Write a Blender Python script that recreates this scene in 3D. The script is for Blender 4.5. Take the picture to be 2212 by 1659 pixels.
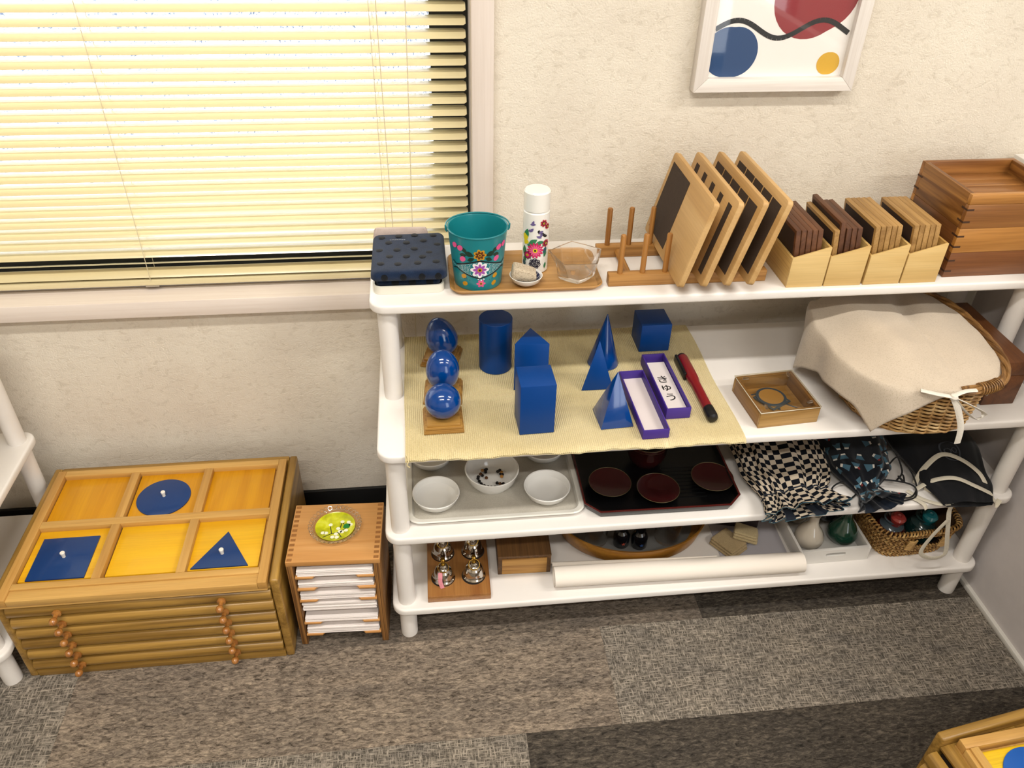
import bpy, bmesh, math, random
from mathutils import Matrix, Vector
random.seed(7)
R = math.radians
for _o in list(bpy.data.objects): bpy.data.objects.remove(_o, do_unlink=True)
scene = bpy.context.scene
COL = scene.collection

# ------------------------------------------------------------------ camera
CAM_POS = Vector((0.0654, -1.3691, 1.3419))
CAM_F, CAM_ROLL, CAM_PITCH, CAM_YAW = 1739.72, -0.02431, 0.63291, 0.12461
fwd = Vector((math.sin(CAM_YAW)*math.cos(CAM_PITCH), math.cos(CAM_YAW)*math.cos(CAM_PITCH), -math.sin(CAM_PITCH)))
rgt = Vector((math.cos(CAM_YAW), -math.sin(CAM_YAW), 0)); dwn = fwd.cross(rgt)
r2 = math.cos(CAM_ROLL)*rgt + math.sin(CAM_ROLL)*dwn
d2 = -math.sin(CAM_ROLL)*rgt + math.cos(CAM_ROLL)*dwn
cd = bpy.data.cameras.new('camera'); cam = bpy.data.objects.new('camera', cd); COL.objects.link(cam)
cam.matrix_world = Matrix(((r2.x, -d2.x, -fwd.x, CAM_POS.x), (r2.y, -d2.y, -fwd.y, CAM_POS.y), (r2.z, -d2.z, -fwd.z, CAM_POS.z), (0, 0, 0, 1)))
cd.sensor_fit = 'HORIZONTAL'; cd.sensor_width = 36.0; cd.lens = 36.0*CAM_F/2212.0; cd.clip_start = 0.02
scene.camera = cam

# ------------------------------------------------------------------ daylight, exposure
world = bpy.data.worlds.new('overcast_sky'); scene.world = world; world.use_nodes = True
wbg = world.node_tree.nodes['Background']; wbg.inputs[0].default_value = (0.92, 0.96, 1.0, 1); wbg.inputs[1].default_value = 4.2
LAMP = 64.0            # radiance of the ceiling diffusers
vs = scene.view_settings
vs.view_transform = 'Standard'; vs.look = 'None'; vs.gamma = 1.0; vs.exposure = 0.13; vs.use_curve_mapping = False
scene.cycles.max_bounces = 10; scene.cycles.transparent_max_bounces = 12; scene.cycles.caustics_reflective = False

# ------------------------------------------------------------------ materials
def lin(h):
    h = h.lstrip('#'); o = []
    for i in (0, 2, 4):
        s = int(h[i:i+2], 16)/255.0
        o.append(s/12.92 if s <= 0.04045 else ((s+0.055)/1.055)**2.4)
    return (o[0], o[1], o[2], 1.0)
def newmat(name):
    m = bpy.data.materials.new(name); m.use_nodes = True
    nt = m.node_tree; return m, nt, nt.nodes['Principled BSDF']
def setp(b, **k):
    for a, v in k.items():
        n = a.replace('_', ' ')
        for key in (n, n.title()):
            if key in b.inputs: b.inputs[key].default_value = v; break
def ramp(nt, fac, stops, mode='LINEAR'):
    r = nt.nodes.new('ShaderNodeValToRGB'); r.color_ramp.interpolation = mode
    e = r.color_ramp.elements
    while len(e) > 1: e.remove(e[-1])
    e[0].position = stops[0][0]; e[0].color = stops[0][1]
    for p, c in stops[1:]:
        q = e.new(p); q.color = c
    nt.links.new(fac, r.inputs[0]); return r.outputs[0]
def coords(nt, scale=(1, 1, 1), rnd=0.0, src='Object', rot=(0, 0, 0)):
    t = nt.nodes.new('ShaderNodeTexCoord'); mp = nt.nodes.new('ShaderNodeMapping')
    mp.inputs['Scale'].default_value = scale; mp.inputs['Rotation'].default_value = rot
    o = t.outputs[src]
    if rnd:
        oi = nt.nodes.new('ShaderNodeObjectInfo'); ml = nt.nodes.new('ShaderNodeMath'); ml.operation = 'MULTIPLY'; ml.inputs[1].default_value = rnd
        nt.links.new(oi.outputs['Random'], ml.inputs[0])
        ad = nt.nodes.new('ShaderNodeVectorMath'); ad.operation = 'ADD'
        nt.links.new(o, ad.inputs[0]); nt.links.new(ml.outputs[0], ad.inputs[1]); o = ad.outputs[0]
    nt.links.new(o, mp.inputs[0]); return mp.outputs[0]
def noise(nt, vec, scale=5, detail=4, rough=0.55, dist=0.0):
    n = nt.nodes.new('ShaderNodeTexNoise'); n.inputs['Scale'].default_value = scale; n.inputs['Detail'].default_value = detail
    n.inputs['Roughness'].default_value = rough; n.inputs['Distortion'].default_value = dist
    nt.links.new(vec, n.inputs['Vector']); return n.outputs[0]
def mixc(nt, fac, a, b, mode='MIX'):
    m = nt.nodes.new('ShaderNodeMix'); m.data_type = 'RGBA'; m.blend_type = mode
    for i, x in ((0, fac), (6, a), (7, b)):
        if isinstance(x, (int, float, tuple)): m.inputs[i].default_value = x
        else: nt.links.new(x, m.inputs[i])
    return m.outputs[2]
def bump(nt, b, h, strength=0.3, dist=0.002):
    n = nt.nodes.new('ShaderNodeBump'); n.inputs['Strength'].default_value = strength; n.inputs['Distance'].default_value = dist
    nt.links.new(h, n.inputs['Height']); nt.links.new(n.outputs[0], b.inputs['Normal'])
MC = {}
def flat(name, hexc, rough=0.5, spec=0.5, coat=0.0, metal=0.0, var=0.0):
    """plain paint, plastic or metal with a little unevenness"""
    if name in MC: return MC[name]
    m, nt, b = newmat(name); c = lin(hexc)
    if var:
        n = noise(nt, coords(nt, rnd=9), 40, 5)
        nt.links.new(ramp(nt, n, [(0.3, tuple(x*(1-var) for x in c[:3])+(1,)), (0.7, c)]), b.inputs['Base Color'])
    else: b.inputs['Base Color'].default_value = c
    setp(b, Roughness=rough, Metallic=metal); b.inputs['Specular IOR Level'].default_value = spec
    b.inputs['Coat Weight'].default_value = coat; b.inputs['Coat Roughness'].default_value = 0.06
    MC[name] = m; return m
def wood(name, light, dark, axis='x', ring=22.0, rough=0.42, contrast=1.0, coat=0.0, fine=0.75):
    """grain stretched along one axis of the piece; every piece takes its own stretch of the board"""
    if name in MC: return MC[name]
    m, nt, b = newmat(name)
    sc = {'x': (0.9, ring, ring), 'y': (ring, 0.9, ring), 'z': (ring, ring, 0.9)}[axis]
    v = coords(nt, sc, rnd=7.0)
    n1 = noise(nt, v, 2.2, 3, 0.5, 1.2)
    f = {'x': (6, 240, 240), 'y': (240, 6, 240), 'z': (240, 240, 6)}[axis]
    n2 = noise(nt, coords(nt, f, rnd=3.0), 1.6, 2, 0.6)
    lo, hi = lin(dark), lin(light); mid = tuple((a*0.4+c*0.6) for a, c in zip(lo, hi))
    w = 0.17/contrast
    c1 = ramp(nt, n1, [(0.5-w, lo), (0.5, mid), (0.5+w, hi)])
    c2 = ramp(nt, n2, [(0.3, (0.72, 0.68, 0.62, 1)), (0.6, (1, 1, 1, 1))])
    nt.links.new(mixc(nt, fine, c1, c2, 'MULTIPLY'), b.inputs['Base Color'])
    setp(b, Roughness=rough); b.inputs['Coat Weight'].default_value = coat; b.inputs['Coat Roughness'].default_value = 0.12
    bump(nt, b, n2, 0.12, 0.0006); MC[name] = m; return m
def glass(name, tint='#ffffff', rough=0.0, ior=1.45):
    if name in MC: return MC[name]
    m, nt, b = newmat(name); b.inputs['Base Color'].default_value = lin(tint)
    setp(b, Roughness=rough, IOR=ior); b.inputs['Transmission Weight'].default_value = 1.0
    # clear glass lets light through to what stands behind it
    tr = nt.nodes.new('ShaderNodeBsdfTransparent'); tr.inputs[0].default_value = lin(tint)
    mx = nt.nodes.new('ShaderNodeMixShader'); mx.inputs[0].default_value = 0.8
    nt.links.new(tr.outputs[0], mx.inputs[1]); nt.links.new(b.outputs[0], mx.inputs[2])
    nt.links.new(mx.outputs[0], nt.nodes['Material Output'].inputs[0]); MC[name] = m; return m
def thin_glass(name, tint='#ffffff', ior=1.5):
    """panes and thin clear walls: what lies behind shows through, the surface only mirrors a little"""
    if name in MC: return MC[name]
    m, nt, b = newmat(name); gl_ = nt.nodes.new('ShaderNodeBsdfGlossy'); gl_.inputs['Roughness'].default_value = 0.03
    tp_ = nt.nodes.new('ShaderNodeBsdfTransparent'); tp_.inputs[0].default_value = lin(tint)
    lw_ = nt.nodes.new('ShaderNodeLayerWeight'); lw_.inputs[0].default_value = 0.5; pw_ = nt.nodes.new('ShaderNodeMath'); pw_.operation = 'POWER'; pw_.inputs[1].default_value = 4.0
    fr_ = nt.nodes.new('ShaderNodeMath'); fr_.operation = 'MULTIPLY_ADD'; fr_.inputs[1].default_value = 0.85; fr_.inputs[2].default_value = 0.05; mx_ = nt.nodes.new('ShaderNodeMixShader')
    nt.links.new(lw_.outputs['Facing'], pw_.inputs[0]); nt.links.new(pw_.outputs[0], fr_.inputs[0])
    nt.links.new(fr_.outputs[0], mx_.inputs[0]); nt.links.new(tp_.outputs[0], mx_.inputs[1]); nt.links.new(gl_.outputs[0], mx_.inputs[2])
    nt.links.new(mx_.outputs[0], nt.nodes['Material Output'].inputs[0]); MC[name] = m; return m
def cloth(name, a, bcol, weave=900, rough=0.9, blotch=10, sheen=0.2):
    if name in MC: return MC[name]
    m, nt, b = newmat(name)
    n1 = noise(nt, coords(nt, (weave, weave*0.22, weave*0.22)), 1, 2); n2 = noise(nt, coords(nt, (weave*0.22, weave, weave*0.22)), 1, 2)
    mx = nt.nodes.new('ShaderNodeMath'); mx.operation = 'ADD'; nt.links.new(n1, mx.inputs[0]); nt.links.new(n2, mx.inputs[1])
    n3 = noise(nt, coords(nt), blotch, 3)
    c1 = ramp(nt, mx.outputs[0], [(0.75, lin(bcol)), (1.2, lin(a))])
    c2 = ramp(nt, n3, [(0.3, (0.9, 0.9, 0.9, 1)), (0.7, (1, 1, 1, 1))])
    nt.links.new(mixc(nt, 1.0, c1, c2, 'MULTIPLY'), b.inputs['Base Color'])
    setp(b, Roughness=rough); b.inputs['Sheen Weight'].default_value = sheen; b.inputs['Specular IOR Level'].default_value = 0.2
    bump(nt, b, mx.outputs[0], 0.25, 0.0008); MC[name] = m; return m

# ------------------------------------------------------------------ mesh building
class B:
    def __init__(s): s.v = []; s.f = []; s.mi = []; s.uv = {}
    def add(s, vs, fs, m=None, mi=0):
        k = len(s.v)
        s.v += [tuple(m @ Vector(p)) if m is not None else tuple(p) for p in vs]
        s.f += [tuple(i+k for i in f) for f in fs]; s.mi += [mi]*len(fs); return s
    def box(s, x0, x1, y0, y1, z0, z1, m=None, mi=0):
        return s.add([(x0, y0, z0), (x1, y0, z0), (x1, y1, z0), (x0, y1, z0), (x0, y0, z1), (x1, y0, z1), (x1, y1, z1), (x0, y1, z1)],
                     [(0, 3, 2, 1), (4, 5, 6, 7), (0, 1, 5, 4), (1, 2, 6, 5), (2, 3, 7, 6), (3, 0, 4, 7)], m, mi)
    def lathe(s, prof, n=32, c=(0, 0, 0), m=None, mi=0, sx=1.0, sy=1.0):
        vs = []; fs = []; rows = []
        for r, z in prof:
            if r < 1e-7: rows.append([len(vs)]); vs.append((c[0], c[1], c[2]+z))
            else:
                rows.append(list(range(len(vs), len(vs)+n)))
                for i in range(n):
                    a = 2*math.pi*i/n; vs.append((c[0]+r*sx*math.cos(a), c[1]+r*sy*math.sin(a), c[2]+z))
        for A, C in zip(rows, rows[1:]):
            if len(A) == 1 and len(C) == 1: continue
            for i in range(n):
                j = (i+1) % n
                if len(A) == 1: fs.append((A[0], C[j], C[i]))
                elif len(C) == 1: fs.append((A[i], A[j], C[0]))
                else: fs.append((A[i], A[j], C[j], C[i]))
        return s.add(vs, fs, m, mi)
    def cyl(s, p0, p1, r0, r1=None, n=20, mi=0):
        r1 = r0 if r1 is None else r1
        p0, p1 = Vector(p0), Vector(p1); d = p1-p0; L = d.length
        q = Vector((0, 0, 1)).rotation_difference(d.normalized()).to_matrix().to_4x4(); q.translation = p0
        return s.lathe([(0, 0), (r0, 0), (r1, L), (0, L)], n, m=q, mi=mi)
    def tube(s, pts, r, n=8, closed=False, mi=0, flatz=None, face=None):
        """round tube (or flat ribbon when flatz is given: r half width, flatz half thickness)"""
        P = [Vector(p) for p in pts]; N = len(P); vs = []; fs = []; up = Vector((0, 0, 1)) if face is None else Vector(face); prev = None
        for i, p in enumerate(P):
            a = P[(i-1) % N] if (closed or i > 0) else p; b = P[(i+1) % N] if (closed or i < N-1) else p
            t = (b-a); t = t.normalized() if t.length > 1e-9 else Vector((1, 0, 0))
            x = prev if prev is not None else (t.cross(up) if abs(t.dot(up)) < 0.95 else t.cross(Vector((1, 0, 0))))
            x = (x - t*x.dot(t)); x = x.normalized() if x.length > 1e-9 else t.orthogonal().normalized()
            y = t.cross(x); prev = x if face is None else None
            rr = r[i] if isinstance(r, (list, tuple)) else r
            for k in range(n):
                an = 2*math.pi*k/n
                vs.append(p + x*math.cos(an)*rr + y*math.sin(an)*(rr if flatz is None else flatz))
        M = N if closed else N-1
        for i in range(M):
            j = (i+1) % N
            for k in range(n): fs.append((i*n+k, i*n+(k+1) % n, j*n+(k+1) % n, j*n+k))
        if not closed:
            fs.append(tuple(reversed(range(n)))); fs.append(tuple(range((N-1)*n, N*n)))
        return s.add(vs, fs, None, mi)
    def ext(s, poly, z0, z1, m=None, mi=0):
        n = len(poly); vs = [(x, y, z0) for x, y in poly]+[(x, y, z1) for x, y in poly]
        fs = [tuple(reversed(range(n))), tuple(range(n, 2*n))]+[(i, (i+1) % n, n+(i+1) % n, n+i) for i in range(n)]
        return s.add(vs, fs, m, mi)
    def loft(s, loops, cap0=True, cap1=True, m=None, mi=0):
        n = len(loops[0]); vs = [p for l in loops for p in l]; fs = []
        for k in range(len(loops)-1):
            for i in range(n): fs.append((k*n+i, k*n+(i+1) % n, (k+1)*n+(i+1) % n, (k+1)*n+i))
        if cap0: fs.append(tuple(reversed(range(n))))
        if cap1: fs.append(tuple(range((len(loops)-1)*n, len(loops)*n)))
        return s.add(vs, fs, m, mi)
    def grid(s, f, nu, nv, wrap=False, mi=0, uv=False):
        k = len(s.v); cols = nu if wrap else nu+1
        for j in range(nv+1):
            for i in range(cols): s.v.append(tuple(f(i/nu, j/nv)))
        for j in range(nv):
            for i in range(nu):
                a = k+j*cols+i; b2 = k+j*cols+(i+1) % cols; c = k+(j+1)*cols+(i+1) % cols; d = k+(j+1)*cols+i
                s.f.append((a, b2, c, d)); s.mi.append(mi)
                if uv: s.uv[len(s.f)-1] = [(i/nu, j/nv), ((i+1)/nu, j/nv), ((i+1)/nu, (j+1)/nv), (i/nu, (j+1)/nv)]
        return s
    def mesh(s, name, mats, bevel=0.0, seg=2, smooth=35, fix=True):
        me = bpy.data.meshes.new(name); me.from_pydata(s.v, [], s.f)
        for m in (mats if isinstance(mats, (list, tuple)) else [mats]): me.materials.append(m)
        if any(s.mi): me.polygons.foreach_set('material_index', s.mi)
        if s.uv:
            l = me.uv_layers.new(name='UVMap')
            for pi, q in s.uv.items():
                for li, c in zip(me.polygons[pi].loop_indices, q): l.data[li].uv = c
        if bevel or fix:
            bm = bmesh.new(); bm.from_mesh(me)
            if fix: bmesh.ops.recalc_face_normals(bm, faces=bm.faces)
            if bevel:
                es = [e for e in bm.edges if len(e.link_faces) == 2 and e.calc_face_angle(0) > 0.6]
                bmesh.ops.bevel(bm, geom=es, offset=bevel, segments=seg, profile=0.5, affect='EDGES', clamp_overlap=True)
            bm.to_mesh(me); bm.free()
        if smooth:
            me.polygons.foreach_set('use_smooth', [True]*len(me.polygons)); me.set_sharp_from_angle(angle=R(smooth))
        me.update(); return me
    def obj(s, name, mats, parent=None, loc=None, rot=None, **k):
        return place(name, s.mesh(name, mats, **k), parent, loc, rot)
def place(name, me, parent=None, loc=None, rot=None):
    o = bpy.data.objects.new(name, me); COL.objects.link(o)
    if parent is not None: o.parent = parent
    if loc is not None: o.location = loc
    if rot is not None: o.rotation_euler = rot
    return o
def tag(o, label=None, cat=None, group=None, kind=None):
    if label: o['label'] = label
    if cat: o['category'] = cat
    if group: o['group'] = group
    if kind: o['kind'] = kind
    return o
def thing(name, label, cat, loc=(0, 0, 0), rotz=0.0, group=None, kind=None):
    o = bpy.data.objects.new(name, None); COL.objects.link(o); o.location = loc; o.rotation_euler = (0, 0, rotz)
    o.empty_display_size = 0.02
    return tag(o, label, cat, group, kind)
def rrect(w, d, r, n=6, cx=0.0, cy=0.0):
    o = []
    for sx, sy, a0 in ((1, 1, 0), (-1, 1, 90), (-1, -1, 180), (1, -1, 270)):
        for i in range(n+1):
            a = R(a0+90.0*i/n); o.append((cx+sx*(w/2-r)+r*math.cos(a), cy+sy*(d/2-r)+r*math.sin(a)))
    return o
def at_z(poly, z): return [(x, y, z) for x, y in poly]
def spline(pts, n=8):
    """smooth curve through the points"""
    P = [Vector(p) for p in pts]; o = []
    for i in range(len(P)-1):
        a, b, c, d = P[max(i-1, 0)], P[i], P[i+1], P[min(i+2, len(P)-1)]
        for k in range(n):
            t = k/n; o.append(0.5*((2*b)+(c-a)*t+(2*a-5*b+4*c-d)*t*t+(3*b-a-3*c+d)*t*t*t))
    o.append(P[-1]); return o
def tray_shell(w, d, h, t, r, floor=None, flare=0.0, n=6):
    """open tray: rounded rectangle with a wall of thickness t"""
    floor = t if floor is None else floor
    return [at_z(rrect(w, d, r, n), 0), at_z(rrect(w+2*flare, d+2*flare, r, n), h),
            at_z(rrect(w+2*flare-2*t, d+2*flare-2*t, max(r-t, 0.001), n), h), at_z(rrect(w-2*t-2*flare*0, d-2*t, max(r-t, 0.001), n), floor)]
def blob(n, rad, lobes, depth, ph=0.0):
    return [(rad*(1-depth+depth*abs(math.cos(lobes*(2*math.pi*i/n)/2+ph)))*math.cos(2*math.pi*i/n), rad*(1-depth+depth*abs(math.cos(lobes*(2*math.pi*i/n)/2+ph)))*math.sin(2*math.pi*i/n)) for i in range(n)]
def decal(name, polys, mapf, mat, parent):
    """paint marks: flat outlines laid on a surface through mapf(u, v)"""
    b = B()
    for pl in polys:
        cx = sum(p[0] for p in pl)/len(pl); cy = sum(p[1] for p in pl)/len(pl); n = len(pl)
        vs = [mapf(cx, cy)]+[mapf((p[0]+cx)/2, (p[1]+cy)/2) for p in pl]+[mapf(*p) for p in pl]
        fs = [(0, 1+i, 1+(i+1) % n) for i in range(n)]+[(1+i, 1+n+i, 1+n+(i+1) % n, 1+(i+1) % n) for i in range(n)]
        b.add(vs, fs)
    return b.obj(name, mat, parent, fix=False, smooth=60)
def shift(pl, dx, dy, rot=0.0, s=1.0):
    c, q = math.cos(rot)*s, math.sin(rot)*s
    return [(dx+x*c-y*q, dy+x*q+y*c) for x, y in pl]
def leaf(L, w): return [(L*t, w*math.sin(math.pi*t)) for t in (0, .2, .4, .6, .8, 1)]+[(L*t, -w*math.sin(math.pi*t)) for t in (.8, .6, .4, .2)]
def stroke(pts, w):
    """thin outline band along a polyline, as a list of quads"""
    o = []
    for (x0, y0), (x1, y1) in zip(pts, pts[1:]):
        d = math.hypot(x1-x0, y1-y0) or 1e-9; nx, ny = -(y1-y0)/d*w, (x1-x0)/d*w
        o.append([(x0+nx, y0+ny), (x1+nx, y1+ny), (x1-nx, y1-ny), (x0-nx, y0-ny)])
    return o
ORD = ['first', 'second', 'third', 'fourth', 'fifth', 'sixth', 'seventh', 'eighth']

# ================================================================== THE ROOM
XL, XR, YF, ZC = -2.6, 3.2, -3.6, 2.5
def carpet(name, dark, mid, light, woven):
    m, nt, b = newmat(name)
    if woven:
        n1 = noise(nt, coords(nt, (54, 380, 1), rnd=5), 1, 3, 0.65); n2 = noise(nt, coords(nt, (380, 70, 1), rnd=5), 1, 3, 0.65)
        h = nt.nodes.new('ShaderNodeMath'); h.operation = 'MAXIMUM'; nt.links.new(n1, h.inputs[0]); nt.links.new(n2, h.inputs[1]); h = h.outputs[0]
        big = noise(nt, coords(nt, (10, 24, 1), rnd=5), 1, 4)
        c = ramp(nt, h, [(0.46, lin(dark)), (0.57, lin(mid)), (0.70, lin(light))])
    else:
        h = noise(nt, coords(nt, (75, 210, 1), rnd=5), 1, 7, 0.78, 0.6)
        big = noise(nt, coords(nt, (7, 34, 1), rnd=5), 1, 4)
        c = ramp(nt, h, [(0.36, lin(dark)), (0.52, lin(mid)), (0.68, lin(light))])
    sh = ramp(nt, big, [(0.3, (0.66, 0.66, 0.67, 1)), (0.7, (1.12, 1.09, 1.04, 1))])
    nt.links.new(mixc(nt, 0.8, c, sh, 'MULTIPLY'), b.inputs['Base Color'])
    setp(b, Roughness=0.92); b.inputs['Specular IOR Level'].default_value = 0.15
    bump(nt, b, h, 0.5, 0.0015); return m
carp_light = carpet('carpet_woven_greige', '#504b44', '#857d73', '#ada396', True)
carp_brown = carpet('carpet_mottled_brown', '#3d362e', '#82766a', '#b3a491', False)
carp_dark = carpet('carpet_mottled_charcoal', '#25221f', '#4b453e', '#736a5f', False)
carp_ash = carpet('carpet_mottled_taupe', '#37332e', '#6b6157', '#8f8376', False)
floor = tag(B().box(XL, XR, YF, 0.15, -0.05, -0.004).obj('floor', flat('floor_screed', '#4a443d', 0.95)), 'grey-brown carpet tile floor in staggered plank rows', None, None, 'structure')
PD = 0.2108; pk = {}
for row in range(-2, 17):
    y1 = -0.3843 - (row)*PD; y0 = y1 - PD
    if y0 > 0.01: continue
    y1 = min(y1, 0.0)
    off = {0: 0.377, 1: 0.203, -1: 0.59, -2: 0.12}.get(row, (row*0.37) % 1.0)
    k0 = math.floor((XL-off)/0.99)
    for k in range(k0, 6):
        x0 = off + k*0.99; x1 = x0 + 0.99
        x0, x1 = max(x0, XL), min(x1, XR)
        if x1-x0 < 0.05: continue
        key = {(0, 0): carp_light, (0, -1): carp_brown, (0, -2): carp_light, (1, 0): carp_dark, (1, -1): carp_light, (-1, 0): carp_dark, (-1, -1): carp_ash, (-2, 0): carp_dark, (-2, -1): carp_dark}.get((row, k))
        if key is None: key = (carp_light, carp_brown, carp_dark, carp_ash)[(row*3+k*2) % 4]
        g = 0.0003; w, d = x1-x0-g, y1-y0-g
        sig = (round(w, 4), round(d, 4), key.name)
        if sig not in pk: pk[sig] = B().box(0, w, 0, d, 0, 0.004).mesh('carpet_plank', key, smooth=0)
        o = place('carpet_plank', pk[sig], floor, (x0, y0, -0.004))

# back wall with the window opening
def stucco():
    m, nt, b = newmat('beige_stucco_wallpaper')
    v = coords(nt)
    fine = noise(nt, v, 330, 3, 0.6)
    strk = noise(nt, coords(nt, (1.0, 1.0, 1.5)), 48, 8, 0.68, 1.0)
    big = noise(nt, v, 5.5, 3, 0.5)
    c = ramp(nt, big, [(0.3, lin('#d8cebf')), (0.7, lin('#e3dbcc'))])
    s = ramp(nt, strk, [(0.34, (0.80, 0.78, 0.75, 1)), (0.47, (1, 1, 1, 1))])
    nt.links.new(mixc(nt, 0.65, c, s, 'MULTIPLY'), b.inputs['Base Color'])
    hs = nt.nodes.new('ShaderNodeMath'); hs.operation = 'MULTIPLY_ADD'; hs.inputs[1].default_value = 0.9
    nt.links.new(fine, hs.inputs[0]); nt.links.new(strk, hs.inputs[2])
    setp(b, Roughness=0.93); b.inputs['Specular IOR Level'].default_value = 0.2
    bump(nt, b, hs.outputs[0], 0.45, 0.0035); return m
stuc = stucco()
WX0, WX1, WZ0, WZ1 = -1.80, 0.160, 0.541, 1.72
b = B().box(XL, WX0, 0, 0.15, 0, ZC).box(WX1, XR, 0, 0.15, 0, ZC).box(WX0, WX1, 0, 0.15, 0, WZ0).box(WX0, WX1, 0, 0.15, WZ1, ZC)
tag(b.obj('wall_back', stuc, smooth=0), 'beige stucco wall behind the shelves', None, None, 'structure')
tag(B().box(XL-0.1, XL, YF, 0.15, 0, ZC).obj('wall_left', stuc, smooth=0), 'beige stucco wall on the left', None, None, 'structure')
tag(B().box(XR, XR+0.1, YF, 0.15, 0, ZC).obj('wall_right', stuc, smooth=0), 'beige stucco wall on the right', None, None, 'structure')
DX0, DX1, DZ1 = 1.15, 2.35, 2.05
b = B().box(XL, DX0, YF-0.12, YF, 0, ZC).box(DX1, XR, YF-0.12, YF, 0, ZC).box(DX0, DX1, YF-0.12, YF, DZ1, ZC)
tag(b.obj('wall_front', stuc, smooth=0), 'beige stucco wall opposite the shelves', None, None, 'structure')
tag(B().box(XL-0.1, XR+0.1, YF-0.12, 0.15, ZC, ZC+0.05).obj('ceiling', flat('ceiling_white', '#e6e2da', 0.95), smooth=0), 'white ceiling', None, None, 'structure')
blackv = flat('black_vinyl', '#0b0c0d', 0.5)
tag(B().box(XL, XR, -0.008, 0, 0.0, 0.0605).obj('baseboard_back', blackv, bevel=0.0015), 'black vinyl baseboard', None, None, 'structure')
# glazed door opening opposite
d2o = tag(thing('door_1', 'glazed door opposite the shelves', None, (0, 0, 0)), kind='structure')
alu = flat('dark_aluminium', '#2b2e2e', 0.45, metal=0.3)
b = B().box(DX0, DX0+0.05, YF-0.09, YF-0.04, 0, DZ1).box(DX1-0.05, DX1, YF-0.09, YF-0.04, 0, DZ1).box(DX0+0.05, DX1-0.05, YF-0.09, YF-0.04, DZ1-0.05, DZ1).box(DX0+0.05, DX1-0.05, YF-0.09, YF-0.04, 0, 0.08)
b.box((DX0+DX1)/2-0.02, (DX0+DX1)/2+0.02, YF-0.09, YF-0.04, 0.08, DZ1-0.05)
b.obj('door_frame', alu, d2o)

# ------------------------------------------------------------------ window with casing, sash, patterned glass
win = tag(thing('window_1', 'window with pinkish white casing and dark sash', None), kind='structure')
cas = wood('casing_white_grain', '#e4d9d0', '#ded1c7', 'x', 40, 0.5, fine=0.12)
casz = wood('casing_white_grain_upright', '#e0d4cb', '#dacdc3', 'z', 40, 0.5, fine=0.12)
B().box(WX0-0.04, WX1+0.034, -0.022, 0.10, 0.541, 0.5745).obj('window_sill', cas, win, bevel=0.002)
B().box(WX1-0.004, WX1+0.0325, -0.020, 0.0, 0.5745, WZ1+0.04).obj('window_casing', casz, win, bevel=0.0015)
B().box(WX1-0.004, WX1, 0.0, 0.10, 0.5745, WZ1).obj('jamb_lining', casz, win)
B().box(WX0-0.036, WX0+0.004, -0.020, 0.0, 0.5745, WZ1+0.04).obj('window_casing', casz, win, bevel=0.0015)
B().box(WX0+0.004, WX1-0.004, -0.020, 0.0, WZ1, WZ1+0.04).obj('window_casing', cas, win, bevel=0.0015)
B().box(WX1-0.068, WX1-0.004, 0.062, 0.10, 0.5745, WZ1).obj('sash_stile', alu, win)
B().box(WX0, WX1-0.068, 0.062, 0.10, 0.5745, 0.652).obj('sash_rail', alu, win)
B().box(WX0, WX1-0.068, 0.062, 0.10, WZ1-0.05, WZ1).obj('sash_rail', alu, win)
m, nt, pb = newmat('patterned_frosted_glass')
sp = ramp(nt, noise(nt, coords(nt, (260, 1, 190)), 1, 4, 0.7), [(0.40, lin('#7b8290')), (0.52, lin('#ffffff'))])
tl = nt.nodes.new('ShaderNodeBsdfTranslucent'); nt.links.new(sp, tl.inputs[0])
tp = nt.nodes.new('ShaderNodeBsdfTransparent'); nt.links.new(sp, tp.inputs[0]); mx = nt.nodes.new('ShaderNodeMixShader'); mx.inputs[0].default_value = 0.6
nt.links.new(tl.outputs[0], mx.inputs[1]); nt.links.new(tp.outputs[0], mx.inputs[2]); nt.links.new(mx.outputs[0], nt.nodes['Material Output'].inputs[0])
B().box(WX0, WX1-0.066, 0.079, 0.083, 0.650, WZ1-0.05).obj('glass_pane', m, win, smooth=0)

# ------------------------------------------------------------------ venetian blind
bl = thing('venetian_blind', 'cream venetian blind with tilted slats hanging in the window', 'blind', (-0.815, 0.030, 0.584))
slm = flat('cream_slat_enamel', '#d9cba0', 0.22, 0.7, coat=1.0)
def slat_mesh(L):
    b = B(); n = 8; W = 0.0125; prof = []
    for i in range(n+1):
        t = -1+2*i/n; prof.append((t*W, 0.0026*(1-t*t)))
    def corner(x, t):   # rounded slat ends
        return x
    vs = []; fs = []
    xs = [-L/2, -L/2+0.004, L/2-0.004, L/2]
    for xi, x in enumerate(xs):
        k = 0.72 if xi in (0, 3) else 1.0
        for y, z in prof: vs.append((x, y*k, z))
        for y, z in prof: vs.append((x, y*k, z-0.0004))
    m2 = 2*(n+1)
    for xi in range(3):
        a, c = xi*m2, (xi+1)*m2
        for i in range(n):
            fs.append((a+i, c+i, c+i+1, a+i+1)); fs.append((a+n+1+i, a+n+2+i, c+n+2+i, c+n+1+i))
        fs.append((a, a+n+1, c+n+1, c)); fs.append((a+n, c+n, c+2*n+1, a+2*n+1))
    for a in (0, 3*m2):
        for i in range(n): fs.append((a+i, a+i+1, a+n+2+i, a+n+1+i))
    return b.add(vs, fs).mesh('slat', slm, smooth=50)
SLL = 1.93
sm = slat_mesh(SLL); nsl = 0; z = 0.0655
while z < 1.10:
    place('slat', sm, bl, (0, 0, z), (R(27+random.uniform(-1, 1)), 0, 0)); z += 0.0208; nsl += 1
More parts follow.
